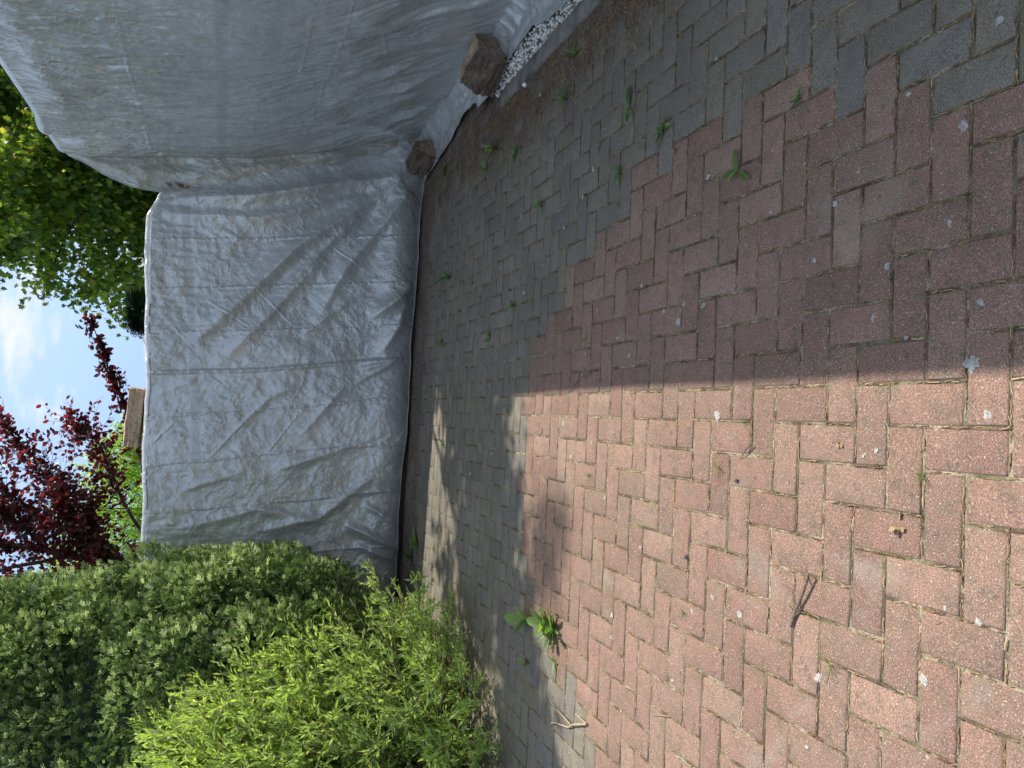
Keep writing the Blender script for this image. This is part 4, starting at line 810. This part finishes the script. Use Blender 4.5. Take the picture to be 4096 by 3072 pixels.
# willow-leaved bush in front of the hedge
e = empty('bush', (-2.15, 4.75, 0)); tag(e, 'light green bush with narrow leaves spilling over the paving in front of the hedge', 'bush')
lb_ = MB(); P = []; Dd = []; Nn = []; Sz = []
prof_z = [0, .15, .36, .55, .87, 1.22, 1.4, 1.65, 1.8, 1.95]; prof_x = [-1.25, -1.12, -1.07, -1.12, -1.26, -1.45, -1.53, -1.68, -1.9, -2.4]
cxb, cyb = -2.35, 4.85
nst = 640
for i_ in range(nst):
    z = rng.uniform(0.08, 1.72) if i_ % 4 else rng.uniform(1.2, 1.85); rx = np.interp(z, prof_z, prof_x) - cxb; th_ = rng.uniform(-2.9, 0.6)
    rf = rng.uniform(.80, 1.0) ** .7; tip = np.array([cxb + rx * math.cos(th_) * rf, cyb + rx * .92 * math.sin(th_) * rf, z])
    bs = np.array([cxb + .5 * rx * math.cos(th_) * rng.uniform(.1, .9), cyb + .45 * rx * math.sin(th_) * rng.uniform(.1, .9), max(.02, z - rng.uniform(.3, .65))])
    if i_ % 5 == 0: lb_.tube(np.vstack([limb((cxb + rng.normal() * .12, cyb + rng.normal() * .12, -.02), bs, 6, .1, i_)]), np.linspace(.011, .006, 6), 5)
    Q = limb(bs, tip, 8, .06, i_); lb_.tube(Q, np.linspace(.005, .0022, 8), 4)
    for q in range(12):
        f = rng.uniform(.25, 1.0); a = np.array([np.interp(f * 7, range(8), Q[:, k_]) for k_ in range(3)]); ax = unit(tip - bs)
        d = unit(ax * .5 + rng.normal(size=3) * .55 + np.array([0, 0, .55])); ln = rng.uniform(.07, .17); b_ = a + d * ln; lb_.tube([a, (a + b_) / 2 + rng.normal(size=3) * .004, b_], [.0018, .0014, .001], 3)
        nl = 9
        for t_ in np.linspace(.12, 1, nl):
            s_ = unit(np.cross(d, rng.normal(size=3))); P.append(a + (b_ - a) * t_); Dd.append(d * .95 + s_ * (.85 - .45 * t_)); Nn.append(d * .6 - s_ * .5 + rng.normal(size=3) * .25 + np.array([0, 0, .3])); Sz.append(rng.uniform(.028, .055))
# a few trailing stems low over the paving
for k_, (x0, y0, z0, x1, y1, z1) in enumerate([(-1.75, 4.6, .1, -1.38, 4.28, .09), (-1.8, 4.4, .12, -1.50, 3.98, .10), (-1.95, 4.2, .10, -1.66, 3.80, .12), (-1.7, 4.9, .2, -1.05, 4.72, .30), (-1.7, 5.0, .3, -1.0, 5.0, .50), (-2.0, 4.1, .15, -1.80, 3.62, .16), (-1.65, 4.75, .15, -1.15, 4.45, .12)]):
    for rep in range(3):
        jt = rng.normal(size=3) * .05; Q = limb((x0, y0, z0), np.array((x1, y1, z1)) + jt * np.array([1, 1, .4]), 9, .06, k_ + rep); lb_.tube(Q, np.linspace(.006, .002, 9), 5)
        for q in range(12):
            f = rng.uniform(.35, 1.0); a = np.array([np.interp(f * 8, range(9), Q[:, c_]) for c_ in range(3)]); ax = unit(Q[-1] - Q[0]); d = unit(ax * .6 + rng.normal(size=3) * .5 + np.array([0, 0, .5])); ln = rng.uniform(.05, .12); b_ = a + d * ln
            lb_.tube([a, b_], [.0016, .001], 3)
            for t_ in np.linspace(.15, 1, 8):
                s_ = unit(np.cross(d, rng.normal(size=3))); P.append(a + (b_ - a) * t_); Dd.append(d * .9 + s_ * .8); Nn.append(d * .6 - s_ * .4 + rng.normal(size=3) * .25 + np.array([0, 0, .3])); Sz.append(rng.uniform(.028, .052))
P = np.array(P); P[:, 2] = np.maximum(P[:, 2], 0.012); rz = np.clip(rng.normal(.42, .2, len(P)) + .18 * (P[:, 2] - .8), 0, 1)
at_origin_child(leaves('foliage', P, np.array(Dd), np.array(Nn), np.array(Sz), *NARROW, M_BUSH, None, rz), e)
at_origin_child(lb_.build('stems', M_STEM, None, True), e)

# ------------------------------------------------------------------ weeds, moss, needles, twigs
def dand_leaf(n=9, tooth=0.35, wd=0.16):
    V = [(0, 0, 0)]; F = []
    ys = np.linspace(0.06, 1, n)
    for i, y_ in enumerate(ys):
        w_ = wd * math.sin(math.pi * min(1, y_ * .62 + .22)) ** .8 * (1 - tooth * (i % 2)) * (1.0 if y_ < .98 else .05); zc_ = 0.22 * y_ - 0.26 * y_ ** 2
        V += [(-w_, y_ - tooth * .08 * (i % 2 == 0), zc_ + w_ * .35), (0, y_, zc_), (w_, y_ - tooth * .08 * (i % 2 == 0), zc_ + w_ * .35)]
    F += [(0, 2, 1), (0, 3, 2)]
    for i in range(n - 1):
        b = 1 + 3 * i; F += [(b, b + 1, b + 4), (b, b + 4, b + 3), (b + 1, b + 2, b + 5), (b + 1, b + 5, b + 4)]
    return V, F
DAND = dand_leaf(13, 0.55, .17); SMOOTH = dand_leaf(7, 0.0, .21)
def weed(x, y_, size, nl, label, kind='dandelion', elong=None, up=.35, thin=1.0):
    an = rng.random() * 6.28 + np.arange(nl) * 2.399 + rng.normal(size=nl) * .3
    if elong is not None: an = elong[0] + np.where(rng.random(nl) < .5, 0, math.pi) + rng.normal(size=nl) * elong[1]
    D_ = np.stack([np.cos(an), np.sin(an), np.abs(rng.normal(up, .25, nl))], -1); Nn_ = np.stack([-np.cos(an) * up, -np.sin(an) * up, np.ones(nl)], -1)
    P_ = np.tile((x, y_, 0.001), (nl, 1)) + rng.normal(size=(nl, 3)) * np.array([.004, .004, .001]); S_ = 1.3 * size * rng.uniform(.55, 1.0, nl)
    T, F = DAND if kind == 'dandelion' else SMOOTH if kind == 'smooth' else NARROW
    T = np.array(T) * np.array([thin * (.78 if kind == 'dandelion' else .9), 1, 1])
    o = leaves('weed', P_, D_, Nn_, S_, T, F, M_WEED); return tag(o, label, 'weed', 'weeds in the paving joints')
weed(-0.945, 3.29, .115, 15, 'largest dandelion rosette, on the red paving at the edge of the bush shadow', 'dandelion', up=.5)
weed(-0.945, 3.36, .10, 6, 'broad smooth leaved plant crowded against the largest dandelion', 'smooth', up=.9)
weed(-0.985, 3.60, .135, 3, 'weed with one tall oval leaf behind the largest dandelion', 'smooth', up=1.1)
weed(1.80, 3.36, .075, 7, 'toothed dandelion nearest the kerb by the chippings', 'dandelion')
weed(1.62, 3.46, .07, 6, 'dandelion in the brown soil beside the kerb', 'dandelion')
weed(1.70, 4.53, .085, 12, 'tall clump of weeds in the dirty paving before the thick split log', 'dandelion', (1.4, .5), .7)
weed(1.62, 4.68, .06, 8, 'small clump behind the tall weeds before the thick split log', 'dandelion', up=.7)
weed(1.55, 4.14, .07, 9, 'star shaped weed right of the tall clump before the thick split log', 'dandelion')
weed(1.32, 2.78, .065, 3, 'flat weed of three smooth leaves on the grey paving', 'smooth', up=.15)
weed(1.13, 2.50, .055, 8, 'pale green weed at the grey and red border nearest the pebble', 'smooth', up=.5, thin=.8)
weed(1.06, 2.84, .04, 6, 'small leafy weed at the far corner of the grey and red border', 'smooth', up=.5)
weed(1.13, 3.70, .065, 7, 'low weed amid the grey paving, right of the middle', 'dandelion', (1.3, .6))
weed(0.83, 2.03, .065, 4, 'lone weed with three drooping leaves on the shaded red paving', 'smooth', (3.6, .7), .3, .8)
weed(0.97, 1.76, .035, 6, 'small star shaped weed on the border of near grey and red paving', 'smooth', up=.4, thin=.6)
weed(1.90, 5.74, .07, 6, 'weed close to the dark log in the corner', 'smooth', up=.5)
weed(1.04, 5.50, .10, 7, 'slender weed near the foot of the back tarp, its right half', 'smooth', (1.2, .5), .3, .6)
weed(0.90, 4.85, .05, 5, 'tiny weed in a joint before the back tarp, between two larger weeds', 'dandelion')
weed(0.50, 4.44, .055, 4, 'weed with two bright leaves in the middle of the grey paving', 'smooth', (1.5, .5), .4)
weed(0.66, 4.07, .06, 6, 'blurry low weed next to the stained grey stones', 'dandelion', (1.6, .5))
weed(0.57, 5.55, .06, 4, 'faint weed near the foot of the back tarp, in its middle', 'smooth', up=.5)
weed(-0.20, 5.35, .06, 5, 'weed growing in the sunlit strip before the back tarp', 'smooth', up=.5, thin=.6)
weed(-1.02, 5.95, .16, 3, 'large leaved weed at the end of the sunlit strip by the bush', 'smooth', (1.2, .5), .35, .8)
weed(-1.14, 6.12, .10, 3, 'pale leaved weed against the hem of the back tarp next to the bush', 'smooth', up=.5)
weed(-1.10, 3.27, .05, 4, 'small weed between the largest dandelion and the pale stick', 'smooth', up=.4, thin=.7)
weed(-1.20, 3.62, .045, 3, 'tiny seedling in the shade of the bush beside the tall oval leaf', 'smooth', up=.6)
def grass_tuft(x, y_, size, nl, label):
    an = rng.random(nl) * 6.28; D_ = np.stack([np.cos(an), np.sin(an), rng.uniform(.3, 1.2, nl)], -1); Nn_ = np.stack([-np.cos(an), -np.sin(an), np.ones(nl)], -1)
    T = [(-.02, 0, 0), (.02, 0, 0), (.022, .5, .10), (-.022, .5, .10), (0, 1, -.12)]; F = [(0, 1, 2), (0, 2, 3), (3, 2, 4)]
    o = leaves('grass_tuft', np.tile((x, y_, 0.0), (nl, 1)) + rng.normal(size=(nl, 3)) * np.array([.004, .004, 0]), D_, Nn_, size * rng.uniform(.5, 1, nl), T, F, M_WEED); tag(o, label, 'grass', 'grass tufts in the paving joints')
grass_tuft(-0.585, 1.58, .06, 9, 'grass tuft with long blades standing alone on the sunlit red paving')
grass_tuft(-0.078, 1.316, .04, 14, 'bushy green tuft in the near sunlit paving')
grass_tuft(-0.12, 2.08, .05, 14, 'thin tuft of dry grass in the middle of the sunlit red paving')
grass_tuft(0.03, 1.95, .04, 12, 'thin tuft at the edge beside the white lichen patch')
grass_tuft(-0.22, 3.0, .05, 14, 'feathery tuft at the far end of the sunlit red paving')
grass_tuft(0.38, 3.1, .05, 14, 'dark tuft just inside the shadow at the far red paving')
grass_tuft(-0.62, 2.25, .045, 12, 'tuft of fine grass on the sunlit paving left of the dry twig')

# moss along joints
def joint_points(n, region=None):
    j = joints[rng.integers(0, len(joints), n * 3)]; f = rng.random(len(j)); side = rng.random(len(j)) < .5
    x = np.where(side, np.where(rng.random(len(j)) < .5, j[:, 0] - GAP, j[:, 1] + GAP), j[:, 0] + f * (j[:, 1] - j[:, 0]))
    y_ = np.where(side, j[:, 2] + f * (j[:, 3] - j[:, 2]), np.where(rng.random(len(j)) < .5, j[:, 2] - GAP, j[:, 3] + GAP)); along = np.where(side, math.pi / 2, 0.0)
    ok = (y_ > 0.9) & (y_ < 6.4) & (x > -2.4) & (x < 1.93)
    if region is not None: ok &= region(x, y_)
    return x[ok][:n], y_[ok][:n], along[ok][:n]
P = []; Dd = []; Nn = []; Sz = []; Rn = []
jx, jy, al = joint_points(230)
for x, y_, a in zip(jx, jy, al):
    nb = rng.integers(14, 46); s_ = rng.uniform(.006, .02); o_ = rng.normal(size=nb) * s_; p = np.stack([x + o_ * math.cos(a) + rng.normal(size=nb) * .0025, y_ + o_ * math.sin(a) + rng.normal(size=nb) * .0025, np.full(nb, -.003)], -1); P.append(p)
    d = rng.normal(size=(nb, 3)) * .5; d[:, 2] = np.abs(d[:, 2]) + .6; Dd.append(d); Nn.append(rng.normal(size=(nb, 3))); Sz.append(rng.uniform(.005, .013, nb)); Rn.append(np.clip(rng.normal(rng.uniform(.2, .7), .2, nb), 0, 1))
BL = ([(-.09, 0, 0), (.09, 0, 0), (0, 1, 0)], [(0, 1, 2)])
tag(leaves('moss', np.vstack(P), np.vstack(Dd), np.vstack(Nn), np.concatenate(Sz), *BL, M_MOSS, None, np.concatenate(Rn)), 'small moss cushions in the joints of the paving', kind='stuff')
# dry needles and seed husks caught in the joints and drifted by the kerb
def needles_at(x, y_, a, z0, l, wd):
    nn = len(x); c = rng.normal(size=nn) * .35; T = np.linspace(-.5, .5, 4); V = np.zeros((nn, 8, 3))
    for i, t in enumerate(T):
        cxx = t * l; cyy = c * (t * t - .12) * l; px_ = x + cxx * np.cos(a) - cyy * np.sin(a); py_ = y_ + cxx * np.sin(a) + cyy * np.cos(a); wx = -np.sin(a) * wd; wy = np.cos(a) * wd; zz_ = z0 + .0012 + .0015 * (1 - 4 * t * t)
        V[:, i * 2] = np.stack([px_ - wx, py_ - wy, zz_], -1); V[:, i * 2 + 1] = np.stack([px_ + wx, py_ + wy, zz_], -1)
    b = np.arange(nn)[:, None, None] * 8; F = (b + np.array([[0, 1, 3, 2], [2, 3, 5, 4], [4, 5, 7, 6]])[None]).reshape(-1, 4); return V.reshape(-1, 3), F, np.repeat(np.clip(rng.normal(.5, .28, nn), 0, 1), 8)
nm = MB(); nm.A = []
def addn(x, y_, a, z, l, wd):
    V, F, r = needles_at(x, y_, a, z, l, wd); nm.V.append(V); nm.Q.append(F + nm.n); nm.A.append(r); nm.n += len(V)
x, y_, a = joint_points(20000); nn = len(x); addn(x + rng.normal(size=nn) * .001, y_ + rng.normal(size=nn) * .001, a + rng.normal(size=nn) * .16, rng.uniform(-.0045, -.0005, nn), rng.uniform(.010, .032, nn), rng.uniform(.0006, .0013, nn))
x, y_, a = joint_points(9000, lambda x, y: (x > .6)); nn = len(x); addn(x + rng.normal(size=nn) * .002, y_ + rng.normal(size=nn) * .002, a + rng.normal(size=nn) * .3, rng.uniform(-.004, .001, nn), rng.uniform(.012, .032, nn), rng.uniform(.0007, .0014, nn))
nn = 700; addn(rng.uniform(-1.8, 1.9, nn), rng.uniform(1, 6, nn), rng.random(nn) * 3.14, np.full(nn, .001), rng.uniform(.008, .022, nn), rng.uniform(.0004, .0008, nn))
nn = 9000; xx = 1.93 - np.abs(rng.normal(0, .16, nn)); yy = rng.uniform(2.4, 5.0, nn); keep = vn(xx * 7, yy * 4, 0, 12) > -.15; xx, yy = xx[keep], yy[keep]; nn = len(xx)
addn(xx, yy, rng.random(nn) * 3.14, rng.uniform(0, .004, nn), rng.uniform(.010, .026, nn), rng.uniform(.0006, .0013, nn))
o = nm.build('fallen_needles', M_NEEDLE); tag(o, 'dry brown needles caught in the paving joints and drifted along the kerb', kind='stuff')

def twig(name, pts_list, mat, label):
    q = MB()
    for pts, r0, r1 in pts_list:
        pts = np.array(pts, float); n_ = max(12, len(pts) * 5); t = np.linspace(0, len(pts) - 1, n_); Q = np.stack([np.interp(t, range(len(pts)), pts[:, k_]) for k_ in range(3)], -1)
        K = np.array([.25, .5, .25]); 
        for _ in range(3): Q[1:-1] = Q[:-2] * .25 + Q[1:-1] * .5 + Q[2:] * .25
        Q = Q + .0012 * np.stack([vn(t * 3, k_, 0, 9) for k_ in range(3)], -1); q.tube(Q, np.linspace(r0, r1, n_) * (1.25 if mat is M_TWIG else 0.9), 7)
    return tag(q.build(name, mat, None, True), label, 'twig')
twig('dry_twig', [([(-0.524, 1.722, .006), (-0.494, 1.711, .008), (-0.471, 1.699, .010), (-0.442, 1.681, .013), (-0.412, 1.665, .016), (-0.385, 1.652, .018), (-0.365, 1.646, .020)], .0042, .0024), ([(-0.390, 1.659, .016), (-0.372, 1.674, .012), (-0.352, 1.685, .010)], .0018, .0010), ([(-0.387, 1.652, .017), (-0.379, 1.644, .015), (-0.376, 1.639, .012)], .0014, .0010),
                  ([(-0.461, 1.698, .010), (-0.436, 1.698, .018), (-0.424, 1.700, .024), (-0.411, 1.709, .030)], .0012, .0006), ([(-0.478, 1.710, .008), (-0.470, 1.716, .014), (-0.461, 1.714, .020)], .0012, .0007), ([(-0.470, 1.699, .010), (-0.478, 1.688, .012), (-0.462, 1.676, .010)], .0013, .0007)], M_TWIG, 'dry grey brown twig with side shoots lying on the sunlit red paving')
twig('peeled_twig', [([(-1.372, 3.272, .006), (-1.355, 3.243, .014), (-1.340, 3.195, .012), (-1.326, 3.119, .008), (-1.313, 3.074, .010), (-1.296, 3.055, .012), (-1.277, 3.016, .016), (-1.239, 2.914, .010)], .0030, .0044), ([(-1.293, 3.059, .012), (-1.284, 3.085, .020), (-1.281, 3.128, .018), (-1.286, 3.186, .010), (-1.289, 3.220, .008)], .0034, .0016), ([(-1.233, 2.912, .010), (-1.230, 2.947, .016), (-1.224, 2.994, .022)], .0032, .0020),
                     ([(-1.289, 3.220, .01), (-1.269, 3.249, .02), (-1.256, 3.257, .026)], .0012, .0007)], M_TWIGPALE, 'pale peeled forked stick lying on the grey paving by the bush shadow')
twig('dry_twig', [([(-1.283, 3.186, .010), (-1.262, 3.211, .022), (-1.216, 3.209, .036)], .0013, .0007), ([(-1.283, 3.186, .010), (-1.304, 3.154, .012), (-1.323, 3.119, .010)], .0013, .0009)], M_TWIG, 'thin red brown twig leaning over the pale peeled stick')
twig('dry_twig', [([(0.224, 3.015, .012), (0.236, 3.061, .016), (0.247, 3.090, .018)], .0018, .001), ([(0.224, 3.015, .012), (0.218, 3.077, .012), (0.207, 3.151, .008)], .0018, .0008), ([(0.224, 3.020, .012), (0.243, 3.053, .028), (0.261, 3.059, .03)], .0015, .0008), ([(0.222, 3.024, .012), (0.212, 3.068, .01), (0.200, 3.085, .006)], .0012, .0008)], M_TWIG, 'tangle of thin dry twigs at the shadow edge in the middle of the paving')
twig('dry_twig', [([(0.196, 3.159, .004), (0.179, 3.176, .007), (0.159, 3.203, .009), (0.143, 3.236, .004)], .0018, .0012)], M_TWIG, 'single thin curved twig crossing the shadow edge')
twig('dry_twig', [([(0.255, 1.740, .004), (0.233, 1.761, .009), (0.212, 1.780, .005)], .0019, .0012)], M_TWIG, 'short brown twig lying just inside the shadow on the near red paving')
twig('dry_twig', [([(-0.035, 1.913, .012), (-0.053, 1.937, .010), (-0.080, 1.969, .004)], .0018, .0012)], M_TWIG, 'short brown twig standing off a joint in the sunlit paving')
twig('peeled_twig', [([(-1.092, 2.256, .005), (-1.085, 2.218, .008), (-1.089, 2.181, .006), (-1.088, 2.164, .005)], .0022, .0016)], M_TWIGPALE, 'short curved pale stick on the red paving at the near left')
twig('peeled_twig', [([(-1.014, 2.409, .004), (-0.998, 2.359, .006), (-0.982, 2.305, .005)], .0016, .0012)], M_TWIGPALE, 'thin straight pale stick between the two branched twigs')
def scrap(x, y_, s, lab):
    n_ = 5; P_ = np.tile((x, y_, .003), (n_, 1)) + rng.normal(size=(n_, 3)) * np.array([s * .3, s * .3, .0015]); D_ = rng.normal(size=(n_, 3)); D_[:, 2] = np.abs(D_[:, 2]) * .3; N_ = rng.normal(size=(n_, 3)) * .5 + np.array([0, 0, 1])
    tag(leaves('dead_leaf', P_, D_, N_, np.full(n_, s) * rng.uniform(.5, 1, n_), *BEECH, M_NEEDLE, None, rng.uniform(.75, 1, n_)), lab, 'dead leaf')
scrap(-0.205, 1.375, .025, 'curled tan dead leaf in a joint of the near sunlit paving')
scrap(-0.02, 1.565, .014, 'tiny yellow leaf scrap on a sunlit red stone')
scrap(1.74, 3.78, .02, 'pale leaf scrap in the brown soil by the kerb')
